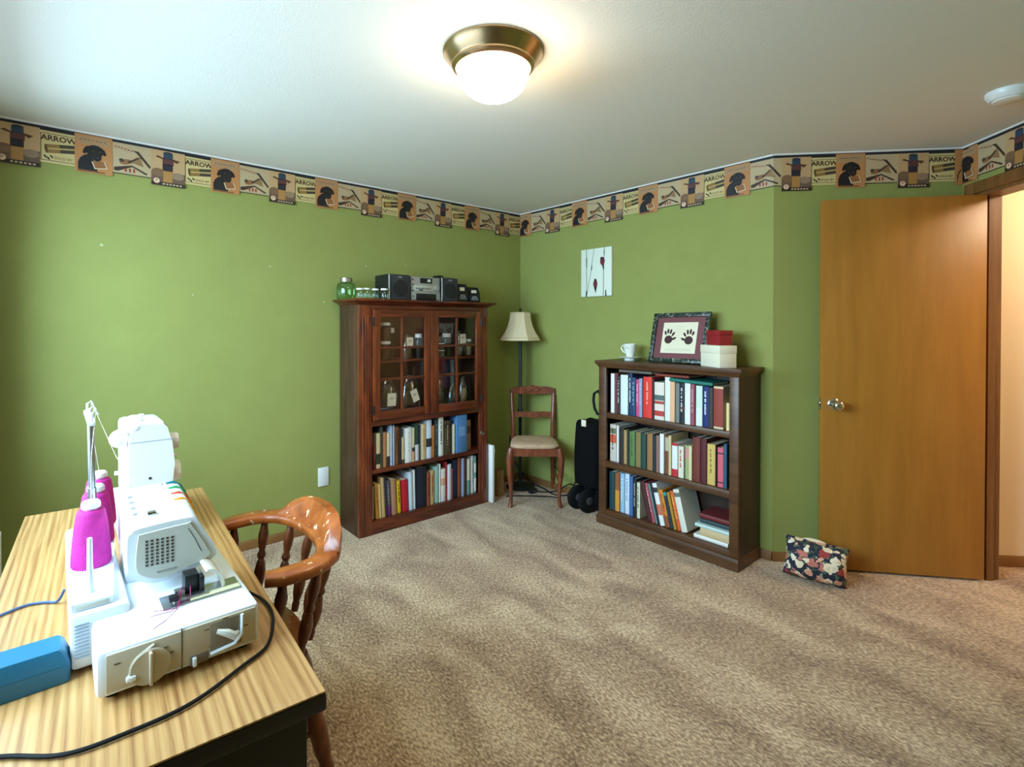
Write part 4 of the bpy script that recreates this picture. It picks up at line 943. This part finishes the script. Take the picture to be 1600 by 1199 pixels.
# folded black cart standing beside the bookcase
t = thing('folding_cart', 'folded black cart in a cloth cover with wheels beside the bookcase', 'cart', (2.985, 2.40, 0))
b = B(); rings = []
for z, sx, sy, ox in ((.195, .088, .112, 0), (.26, .092, .116, 0), (.42, .094, .116, 0), (.56, .090, .112, .004), (.63, .086, .110, .008), (.650, .074, .100, .008), (.656, .04, .06, .008)):
    rings.append([Vector((ox+sx*math.copysign(abs(math.cos(a))**.5, math.cos(a)), sy*math.copysign(abs(math.sin(a))**.5, math.sin(a)), z+(.008*math.sin(3*a) if z > .6 else 0))) for a in [i*2*PI/28 for i in range(28)]])
b.loft(rings, 'black_cloth'); b.build('cover', t, False, 60)
for wx, wy in ((-.055, .085), (-.062, -.02), (.05, .08), (.05, -.05)):
    wmt = 'black_rubber'
    b = B(); b.lathe([(.03, -.016), (.078, -.016), (.086, -.01), (.088, 0), (.086, .01), (.078, .016), (.03, .016)], wmt, (wx, wy, .089), 24, (.25, 1, 0)); wh = b.build('wheel', t, False)
    B().lathe([(.022, -.02), (.03, -.016), (.03, .016), (.022, .02)], (60, 60, 64), (wx, wy, .089), 12, (.25, 1, 0)).build('hub', wh, False)
    q = B(); q.cyl((wx, wy, .089), (wx*.8, wy*.9, .21), .009, 'black_metal'); q.lathe([(.007, 0), (.007, .006), (0, .007)], 'chrome', (wx-.012, wy+.014, .185), 8, (-1, .3, 0)); q.build('fork', t, False)
B().tube([(.02, -.055, .60), (.02, -.06, .74), (.02, -.065, .84), (.02, -.04, .872), (.02, -.005, .85), (.02, .003, .80), (.02, -.01, .74), (.02, -.04, .70)], .010, 'black_rubber', 8).build('handle', t, False)
B().box(-.088, -.080, -.015, .025, .622, .668, 'paper', .001).build('tag', t, False)

# ================================================================== CANVAS ON THE WALL
ay0, ay1, az0, az1 = 2.325, 2.61, 1.565, 1.925
t = thing('canvas_print', 'white canvas of birch trunks and two red birds on the green wall', 'picture', (XR, (ay0+ay1)/2, az0))
B().box(XR-.022, XR, ay0, ay1, az0, az1, (230, 234, 218), .001).build('canvas', t)
aw, ah = ay1-ay0, az1-az0
AM = Matrix(((0, 1, 0, XR-.0222), (-aw, 0, 0, ay1), (0, 0, ah, az0), (0, 0, 0, 1)))     # u across the canvas seen from the room, v up
def paint(polys, c_, nm, lay=0):
    b = B()
    for p in polys: b.prism(p, c_, -.0006*(lay+1), -.0001-.0006*lay, 'y', AM)
    b.build(nm, t)
def strip(pts, wd): return [(u-wd/2, v) for u, v in pts]+[(u+wd/2, v) for u, v in reversed(pts)]
paint([strip([(.18, 0), (.2, .25), (.185, .5), (.2, .75), (.18, 1)], .018), strip([(.19, .0), (.26, .25), (.33, .5), (.38, .75), (.45, 1)], .014), strip([(.74, 0), (.75, .3), (.745, .6), (.77, .85), (.775, 1)], .02), strip([(.82, 0), (.82, .12)], .035)], (120, 118, 112), 'trunk_lines')
paint([strip([(.185, 0), (.19, .12)], .04), strip([(.195, .62), (.19, .82)], .026), strip([(.36, .55), (.37, .66)], .02), [(.8, 0), (.85, 0), (.82, .14)], strip([(.765, .84), (.765, .94)], .02)], (56, 54, 52), 'dark_marks', 1)
paint([ell(.485, .26, .068, .085), ell(.715, .72, .075, .085)], (112, 28, 48), 'bird_bodies', 2)
paint([[(.44, .2), (.54, .2), (.495, .07)], ell(.485, .335, .04, .035), [(.70, .66), (.77, .64), (.765, .53), (.745, .53)], ell(.69, .78, .04, .03)], (36, 22, 28), 'bird_tails', 3)

# ================================================================== FLORAL CUSHION ON THE FLOOR
def cushion():
    b = B(); rings = []; n = 32; m_ = 9
    for j in range(m_+1):
        v = -1+2*j/m_; th = (1-v*v)**.5 if abs(v) < 1 else 0
        rings.append([Vector((.125*(.94+.06*v*v)*math.copysign(abs(math.cos(a))**.55, math.cos(a)), (.012+.062*th)*math.copysign(abs(math.sin(a))**.75, math.sin(a))*(1-.55*abs(math.cos(a))**4), .088*v)) for a in [2*PI*i/n for i in range(n)]])
    return b.loft(rings, 'floral')
cu = thing('floor_cushion', 'small floral fabric cushion resting on the carpet against the door', 'cushion', (3.065, .975, .104), (math.radians(-12), math.radians(4), math.atan2(-.237, .051)+.12))
cu.scale = (1.16, 1.16, 1.12)
cushion().build('cover', cu, False, 70)
tag_b = B(); tag_b.ellipsoid((-.01, .004, .084), (.05, .02, .014), (224, 214, 190), 12, 6); tag_b.build('tissue_top', cu, False)

# ================================================================== DESK
HD = .74
da = math.radians(-3.3)
t = thing('desk', 'narrow pine-topped desk with dark sides beneath two sewing machines', 'desk', (.422, 2.188, 0), (0, 0, da))
DWd, DLn = .497, 1.355                                                # local: x from -DWd to 0, y from -DLn to 0
B().box(-DWd, 0, -DLn, 0, HD-.004, HD, 'pine_top', .0015).build('top_surface', t, False)
B().box(-DWd, .002, -DLn-.002, .002, HD-.034, HD-.004, 'desk_dark', .006).build('top_edge', t, False)
B().box(-DWd+.02, -.025, -DLn+.02, -DLn+.04, 0, HD-.034, 'desk_dark', .002).build('end_panel', t, False)
B().box(-DWd+.02, -.025, -.04, -.02, 0, HD-.034, 'desk_dark', .002).build('end_panel', t, False)
B().box(-DWd+.02, -DWd+.036, -DLn+.04, -.04, .12, HD-.034, 'desk_dark', .002).build('back_panel', t, False)
B().box(-.040, -.025, -DLn+.04, -.04, HD-.085, HD-.034, 'desk_dark', .002).build('apron', t, False)

# ================================================================== SERGER (near machine)
t = thing('serger', 'white overlock sewing machine with dials and three magenta thread cones on the desk', 'sewing machine', (.16, 1.22, HD))
SERGER = t
W = 'machine_white'
B().box(.047, .295, 1.030, 1.40, HD+.010, HD+.086, W, .010).build('base', t)
for x, y in ((.07, 1.06), (.27, 1.06), (.07, 1.36), (.27, 1.36)):
    B().lathe([(.012, 0), (.012, .0115), (0, .0115)], 'black_rubber', (x, y, HD+.0005), 12).build('foot', t)
fp = B().box(.060, .288, 1.0285, 1.034, HD+.018, HD+.080, 'panel_shaded', .002).build('control_panel', t)
B().box(.1655, .1668, 1.0278, 1.032, HD+.012, HD+.084, 'slot_dark').build('seam', fp)
d_ = B().lathe([(.030, 0), (.030, .003), (.028, .005), (0, .005)], 'panel_shaded', (.120, 1.0285, HD+.040), 28, (0, -1, 0)).build('stitch_dial', fp)
B().box(-.0022+.120, .120+.0022, 1.014, 1.025, HD+.013, HD+.067, 'panel_shaded', .001).build('dial_grip', fp)
b = B(); b.tube([(.094, 1.028, HD+.024), (.090, 1.028, HD+.034), (.096, 1.028, HD+.048), (.110, 1.028, HD+.066), (.126, 1.028, HD+.074)], .0022, 'machine_cream', 8); b.build('lever_slot', fp)
B().box(.086, .100, 1.020, 1.029, HD+.028, HD+.036, W, .002).build('lever', fp)
rc = B(); rc.box(.210, .263, 1.0275, 1.030, HD+.024, HD+.076, (128, 112, 90), .001); rc = rc.build('recess', fp)
q = B(); q.tube([(.210, 1.026, HD+.023), (.250, 1.026, HD+.027), (.262, 1.026, HD+.040), (.263, 1.026, HD+.076)], .003, W, 6); q.build('recess_rim', fp)
B().tube([(.220, 1.022, HD+.062), (.236, 1.016, HD+.056), (.248, 1.016, HD+.046), (.256, 1.020, HD+.05)], [.004, .007, .008, .003], 'machine_grey', 8).build('recess_lever', fp)
rs = B().box(.178, .208, 1.0275, 1.030, HD+.013, HD+.030, (120, 104, 84), .001).build('small_slot', fp)
B().box(.182, .188, 1.021, 1.029, HD+.013, HD+.028, W, .001).build('slide_button', fp)
q = B()
for x, z in ((.075, .062), (.105, .020), (.142, .062), (.150, .05), (.205, .068), (.235, .078), (.270, .052), (.212, .036)): q.box(x-.004, x+.004, 1.0278, 1.0290, HD+z-.001, HD+z+.001, (110, 92, 72))
q.build('scale_marks', fp)['kind'] = 'stuff'
cb_ = B().box(.018, .104, 1.150, 1.66, HD+.008, HD+.104, W, .008).build('rear_body', t)
q = B()
for i in range(10): q.box(.024, .044, 1.1485, 1.152, HD+.030+i*.0062, HD+.0325+i*.0062, (150, 170, 186))
q.build('vent_slots', cb_)['kind'] = 'stuff'
pl = B(); pl.prism([(.020, 1.165), (.080, 1.165), (.118, 1.655), (.040, 1.655)], W, HD+.105, HD+.118, 'z'); pl = pl.build('spool_plate', t)
B().box(.026, .074, 1.1638, 1.166, HD+.107, HD+.1145, 'machine_grey', .001).build('plate_slot', pl)
B().lathe([(.007, 0), (.006, .03), (.0045, .05), (.004, .10), (0, .102)], W, (.048, 1.205, HD+.118), 10).build('spool_pin', pl)
for x, y in ((.056, 1.345), (.070, 1.472), (.083, 1.600)):
    B().lathe([(.03, 0), (.03, .0004), (0, .0004)], 'machine_grey', (x, y, HD+.118), 16).build('felt_disc', pl)
B().cyl((.062, 1.408, HD+.118), (.059, 1.408, HD+.405), .0062, 'steel_brushed', n=12).build('thread_mast', t)
B().cyl((.062, 1.408, HD+.118), (.0605, 1.408, HD+.26), .0078, 'steel_brushed', n=12).build('mast_sleeve', t)
gb = B(); gb.box(.052, .066, 1.36, 1.56, HD+.400, HD+.410, W, .003)
for y in (1.37, 1.45, 1.55): gb.tube([(.059, y, HD+.405), (.059, y, HD+.425), (.066, y+.004, HD+.430), (.070, y, HD+.422)], .0025, W, 6)
gb.build('thread_guide_bar', t)
for (x, y), gy in zip(((.056, 1.345), (.070, 1.472), (.083, 1.600)), (1.37, 1.45, 1.55)):
    B().tube([(x, y, HD+.25), (x*.5+.03, (y+gy)/2, HD+.34), (.066, gy, HD+.425)], .0007, 'thread_pale', 4).build('thread', t)
    B().tube([(.068, gy, HD+.425), (.10, 1.36, HD+.33), (.148, 1.25, HD+.235)], .0007, 'thread_pale', 4).build('thread', t)
# head: lofted shell that leans over the bed
def smooth2(P, k=4):
    out = []; n = len(P)
    for i in range(n):
        p0, p1, p2, p3 = [Vector(P[(i+j) % n]) for j in (-1, 0, 1, 2)]
        for q_ in range(k):
            u = q_/k; out.append(tuple(.5*((2*p1)+(p2-p0)*u+(2*p0-5*p1+4*p2-p3)*u*u+(3*p1-p0-3*p2+p3)*u**3)))
    return out
rings = []
def headring(y, zt, k=0):
    P = [(.104, .885), (.112, .868), (.135, .852), (.160, .846), (.200, .852), (.236, .862), (.256, .874), (.250, .900), (.232, .935+k), (.222, .955+k), (.206, .966+k), (.125, .964+k), (.110, .957+k), (.104, .945+k)]
    P = smooth2(P, 3)
    return [Vector((x, y, z+zt*min(1, max(0, (z-.90)/.04)))) for x, z in P]
hd = B(); hd.loft([headring(1.192, -.004), headring(1.198, .0), headring(1.25, .006), headring(1.33, .016), headring(1.395, .022)], W); hd = hd.build('head', t, smooth=50)
PP = [(.116, .889), (.128, .868), (.158, .856), (.200, .863), (.241, .875), (.238, .895), (.209, .950), (.204, .953), (.128, .950), (.120, .944)]
PP = smooth2(PP, 4)
fpn = B(); fpn.loft([[Vector((x, 1.191, z)) for x, z in PP], [Vector((.175+(x-.175)*.985, 1.1865, .905+(z-.905)*.98)) for x, z in PP]], 'machine_grey'); fpn = fpn.build('face_panel', t, smooth=30)
q = B()
for c_ in range(6):
    for r_ in range(8):
        x = .134+c_*.0085; z = .934-r_*.0066-c_*.0004; q.box(x-.0022, x+.0022, 1.1855, 1.1875, z-.0018, z+.0018, 'slot_dark')
q.build('vent_holes', fpn)['kind'] = 'stuff'
B().box(.150, .184, 1.1855, 1.1872, .8685, .8715, (150, 148, 138)).build('nameplate', fpn)
q = B(); q.tube([(.204, 1.1862, .942), (.216, 1.1862, .918), (.227, 1.1862, .890)], .0006, 'slot_dark', 4); q.build('panel_line', fpn)
for y, c_ in ((1.384, (20, 120, 130)), (1.352, (40, 160, 96)), (1.318, (214, 76, 52)), (1.284, (232, 158, 20))):
    dz = (y-1.2)*.12
    b = B(); b.tube([(.194, y, .966+dz-.0015), (.208, y, .967+dz-.001), (.220, y, .958+dz), (.230, y, .940+dz), (.236, y, .925+dz*.6)], .0042, c_, 6); b.build('tension_slot', hd)
    B().lathe([(.0022, 0), (.0022, .001), (0, .0012)], 'slot_dark', (.186, y, .9655+dz), 8).build('slot_mark', hd)
B().box(.140, .156, 1.228, 1.242, .966, .977, 'chrome', .003).build('thread_guide', hd)
q = B()
for i in range(4): q.box(.118, .124, 1.25+i*.03, 1.262+i*.03, .9685+i*.0036, .9735+i*.0036, (170, 176, 180))
q.build('guide_marks', hd)
B().box(.108, .215, 1.275, 1.395, HD+.084, .89, W, .006).build('arm_support', t)
sp_ = B(); sp_.box(.150, .284, 1.108, 1.165, HD+.0855, HD+.0885, 'steel_brushed', .001); sp_.box(.195, .282, 1.112, 1.128, HD+.088, HD+.090, (196, 190, 150)); sp_.build('needle_plate', t)
nm = B(); nm.box(.190, .214, 1.140, 1.172, HD+.088, .866, 'black_plastic', .002); nm.cyl((.200, 1.148, HD+.09), (.200, 1.148, .862), .002, 'chrome', n=6); nm.cyl((.216, 1.146, HD+.09), (.216, 1.146, .87), .003, 'steel_brushed', n=8)
nm.box(.172, .190, 1.136, 1.150, HD+.090, HD+.104, 'steel_brushed', .002); nm.box(.214, .222, 1.13, 1.16, HD+.092, .862, 'black_plastic', .002); nm.build('needle_clamp', t)
pf = B(); pf.box(.168, .226, 1.118, 1.136, HD+.0885, HD+.094, 'steel_brushed', .002); pf.box(.160, .176, 1.116, 1.13, HD+.094, HD+.104, 'black_plastic', .002); pf.build('presser_foot', t)
lc = B(); rr = []
for i in range(9):
    a = i/8*PI*.5; rr.append([Vector((.228+.030*math.sin(a), y, .872-.04*(1-math.cos(a))*1.0)) for y in (1.13, 1.20)]+[Vector((.224+.030*math.sin(a), y, .868-.04*(1-math.cos(a)))) for y in (1.20, 1.13)])
lc.loft(rr, 'machine_cream'); lc.build('looper_cover', t)
for pts in ([(.186, 1.14, .85), (.178, 1.125, HD+.10), (.174, 1.10, HD+.09), (.150, 1.07, HD+.088), (.128, 1.052, HD+.088)], [(.200, 1.146, .848), (.196, 1.12, HD+.094), (.160, 1.095, HD+.0885), (.130, 1.10, HD+.088)], [(.182, 1.13, .842), (.17, 1.10, HD+.0885), (.135, 1.115, HD+.0885)]):
    B().tube(pts, .0009, (150, 20, 90), 4).build('needle_thread', t)
# magenta cones on the pins
for i, (x, y) in enumerate(((.056, 1.345), (.070, 1.472), (.083, 1.600))):
    c_ = thing('thread_cone', ['magenta thread cone nearest the empty spool pin', 'magenta thread cone between two others beside the steel mast', 'magenta thread cone at the end next to the other sewing machine'][i], 'thread cone', (x, y, HD+.1185), group='magenta thread cones')
    b = B(); pr_ = [(.033, 0), (.0345, .004), (.034, .02), (.0315, .05), (.028, .085), (.0245, .108), (.021, .113)]
    b.lathe(pr_, 'magenta_thread', (0, 0, 0), 24); b.build('thread', c_, False, 60)
    B().lathe([(.010, .110), (.013, .114), (.0165, .118), (.0165, .127), (.013, .131), (.006, .131), (.0055, .112)], 'white_plastic', (0, 0, 0), 20).build('cone_tip', c_, False)

# ================================================================== SECOND SEWING MACHINE (behind)
t = thing('sewing_machine', 'plain white sewing machine with front knobs standing behind the overlock machine', 'sewing machine', (.21, 1.92, HD))
B().box(.135, .300, 1.735, 2.125, HD+.004, HD+.070, W, .008).build('bed', t)
for x, y in ((.155, 1.76), (.28, 1.76), (.155, 2.1), (.28, 2.1)): B().lathe([(.010, 0), (.010, .006), (0, .006)], 'black_rubber', (x, y, HD+.0004), 10).build('foot', t)
def ring2(y, zb, zt, xi=0):
    P = [(.158-xi, zb), (.252, zb), (.262, zb+.02), (.268, zb+.08), (.262, zt-.055), (.250, zt-.012), (.240, zt), (.186, zt+.004), (.168, zt-.012), (.158-xi, zt-.045)]
    return [Vector((x, y, z)) for x, z in P]
am = B(); am.loft([ring2(1.752, .868, 1.066), ring2(1.76, .862, 1.072), ring2(1.85, .862, 1.070), ring2(1.90, .93, 1.064), ring2(2.00, .93, 1.050)], W); am = am.build('arm', t, smooth=40)
B().box(.160, .270, 1.99, 2.118, HD+.066, 1.045, W, .014).build('column', t)
B().lathe([(.004, 0), (.004, .002), (0, .0022)], 'slot_dark', (.207, 1.753, .914), 10, (0, -1, 0)).build('face_screw', am)
def knob(z, y, r, l, nm): B().lathe([(r, 0), (r, l*.75), (r*.9, l), (0, l)], 'machine_cream', (.262, y, z), 22, (1, 0, 0)).build(nm, am)
knob(1.006, 1.79, .024, .020, 'tension_knob'); knob(.918, 1.79, .030, .024, 'pattern_knob')
B().cyl((.262, 1.79, .962), (.280, 1.79, .962), .006, 'machine_cream', n=10).build('small_button', am)
B().ellipsoid((.174, 1.775, 1.062), (.027, .026, .022), W, 18, 10).build('spool_cap', am)
B().ellipsoid((.140, 1.79, 1.030), (.026, .026, .026), W, 18, 10).build('bobbin_winder', am)
b = B(); b.box(.188, .196, 1.79, 1.80, 1.066, 1.090, W, .002); b.box(.184, .198, 1.788, 1.802, 1.086, 1.094, W, .002); b.build('take_up_lever', am)
B().cyl((.160, 1.80, .93), (.128, 1.80, .932), .006, W, n=10).build('presser_lever', am)
q = B(); q.box(.160, .264, 1.7505, 1.753, 1.020, 1.0215, (176, 186, 196)); q.build('cover_seam', am)
B().cyl((.212, 1.79, .868), (.212, 1.79, HD+.075), .004, 'chrome', n=8).build('needle_bar', am)
B().lathe([(.045, 0), (.045, .014), (.036, .018), (0, .018)], W, (.207, 2.118, 1.0), 24, (0, 1, 0)).build('handwheel', t)

# ================================================================== THINGS LYING ON THE DESK
wiggle([(.297, 1.262, HD+.03), (.322, 1.250, HD+.014), (.346, 1.205, HD+.005), (.350, 1.150, HD+.005), (.338, 1.09, HD+.005), (.305, 1.018, HD+.005), (.254, .985, HD+.005), (.165, .940, HD+.005), (.081, .933, HD+.005), (.007, .943, HD+.005), (-.062, .996, HD+.005), (-.148, 1.04, HD+.005), (-.172, 1.06, HD-.02), (-.180, 1.07, HD-.12), (-.182, 1.07, HD-.45), (-.18, 1.08, .006), (-.2, 1.3, .006)], .0032, 'black_rubber', 'power_cord', '', None)
pc = bpy.data.objects['power_cord']; pc.parent = SERGER; pc.location = Vector(pc.location)-Vector(SERGER.location); pc['label'] = 'black power cord curving round the machine'
wiggle([(.014, 1.468, HD+.03), (.002, 1.475, HD+.006), (-.019, 1.493, HD+.0035), (-.051, 1.503, HD+.0035), (-.090, 1.486, HD+.0035), (-.128, 1.47, HD+.0035), (-.15, 1.47, HD-.02), (-.16, 1.47, HD-.2), (-.16, 1.5, .006)], .0028, 'blue_cord', 'thin_cable', 'thin blue-grey cable leaving the back of the overlock machine', 'cable')
t = thing('plastic_case', 'teal blue plastic case lying on the desk beside the overlock machine', 'case', (-.06, 1.172, HD))
def casering(z, k): return [Vector((-.075*k, -.034*k, z)), Vector((.074*k, -.034*k, z)), Vector((.078*k, -.028*k, z)), Vector((.078*k, .028*k, z)), Vector((.074*k, .034*k, z)), Vector((-.075*k, .034*k, z))]
B().loft([casering(.0008, .97), casering(.004, 1), casering(.030, 1)], 'teal_plastic').build('case_bottom', t, False)
B().loft([casering(.0305, 1), casering(.036, .98), casering(.053, .90), casering(.058, .84)], 'teal_plastic').build('case_lid', t, False)
tag(B().box(-.012, .012, -.05, .05, 0, .575, 'white_paint', .003).build('pale_board', None, False, loc=(-.168, 2.62, .001)), 'pale board standing on end in the gap between desk and window wall', 'board')

# ================================================================== CAPTAIN'S CHAIR
ccx, ccy = .40, 1.607
t = thing('captains_chair', 'worn orange-brown wooden captain chair with curved arm rail pushed up to the desk', 'chair', (ccx, ccy, 0))
path = [(.408, 1.380), (.45, 1.366), (.50, 1.364), (.545, 1.376), (.582, 1.405), (.608, 1.45), (.623, 1.50), (.632, 1.555), (.635, 1.607)]
path = path+[(x, 2*ccy-y) for x, y in reversed(path[:-1])]
ZR = .70
def railrings(zlo, zhi, wd, sub=None):
    rings = []
    n = len(path)
    for i, (x, y) in enumerate(path):
        if sub and not (sub[0] <= i <= sub[1]): continue
        a = Vector(path[max(i-1, 0)]); c = Vector(path[min(i+1, n-1)]); tn = (c-a).normalized(); nn_ = Vector((-tn.y, tn.x))
        if nn_.dot(Vector((x-.4, y-ccy))) < 0: nn_ = -nn_
        e = min(i, n-1-i); ww = wd*(.62 if e == 0 else (.95 if e == 1 else 1))
        up = 0
        rings.append((Vector((x, y)), nn_, ww, i))
    return rings
b = B(); R_ = []
for p, nn_, ww, i in railrings(0, 0, .034):
    zt = .014
    sec = [(-ww, -.010), (-ww*.85, -.014), (ww*.85, -.014), (ww, -.010), (ww, .008), (ww*.8, .014), (-ww*.8, .014), (-ww, .008)]
    R_.append([Vector((p.x+nn_.x*s_, p.y+nn_.y*s_, ZR+z)) for s_, z in sec])
b.loft(R_, 'maple_worn'); b.build('arm_rail', t, smooth=60)
b = B(); R_ = []
for p, nn_, ww, i in railrings(0, 0, .034, (4, len(path)-5)):
    e = min(i-4, len(path)-5-i); hh = (.006, .044, .066, .070, .072)[min(e, 4)]
    sec = [(-.020, .012), (.034, .012), (.037, hh*.6), (.034, .012+hh), (.006, .014+hh), (-.004, hh*.8+.01)]
    R_.append([Vector((p.x+nn_.x*s_, p.y+nn_.y*s_, ZR+z)) for s_, z in sec])
b.loft(R_, 'maple_worn'); b.build('back_crest', t, smooth=60)
# saddle seat
rings = []
for z, k in ((.412, .93), (.420, .985), (.436, 1.0), (.446, .975), (.449, .93)):
    ring = []
    for i in range(36):
        a = 2*PI*i/36; cx_, sy_ = math.cos(a), math.sin(a)
        x = .355+.222*math.copysign(abs(cx_)**.75, cx_)*k; y = ccy+.225*math.copysign(abs(sy_)**.8, sy_)*k*(1-.06*(cx_ > 0)*cx_)
        ring.append(Vector((x, y, z)))
    rings.append(ring)
b = B(); b.loft(rings, 'maple_worn'); b.build('seat', t, smooth=50)
SPIN = [(.0105, 0), (.0125, .08), (.010, .12), (.016, .22), (.0185, .34), (.013, .46), (.009, .5), (.014, .53), (.014, .56), (.009, .6), (.0145, .7), (.0165, .8), (.011, .92), (.0095, 1)]
for i in (1, 3, 5, 7, 9, 11, 13, 15):
    x, y = path[i]; q = Vector((.36+(x-.36)*.80, ccy+(y-ccy)*.84, .445))
    B().turned(q, (x, y, ZR-.010), SPIN, 'maple_turned', 10).build('spindle', t)
LEG = [(.019, 0), (.022, .06), (.018, .12), (.024, .2), (.027, .42), (.020, .55), (.016, .6), (.023, .64), (.016, .68), (.024, .78), (.026, .9), (.021, 1)]
legs = []
for sx, sy in ((1, -1), (1, 1), (-1, -1), (-1, 1)):
    top = Vector((.365+sx*.165, ccy+sy*.135, .414)); bot = Vector((.365+sx*.258, ccy+sy*.115-(.0), 0))
    bot.y = ccy+sy*.165 if sx < 0 else ccy+sy*.108
    B().turned(bot, top, LEG, 'maple_turned', 12).build('leg', t); legs.append((bot, top))
for a, c in ((0, 2), (1, 3)):
    p = legs[a][0].lerp(legs[a][1], .38); q = legs[c][0].lerp(legs[c][1], .38)
    B().turned(p, q, [(.008, 0), (.010, .2), (.014, .5), (.010, .8), (.008, 1)], 'maple_turned', 10).build('stretcher', t)
p = legs[0][0].lerp(legs[0][1], .38).lerp(legs[2][0].lerp(legs[2][1], .38), .5); q = legs[1][0].lerp(legs[1][1], .38).lerp(legs[3][0].lerp(legs[3][1], .38), .5)
B().turned(p, q, [(.008, 0), (.012, .5), (.008, 1)], 'maple_turned', 10).build('stretcher', t)
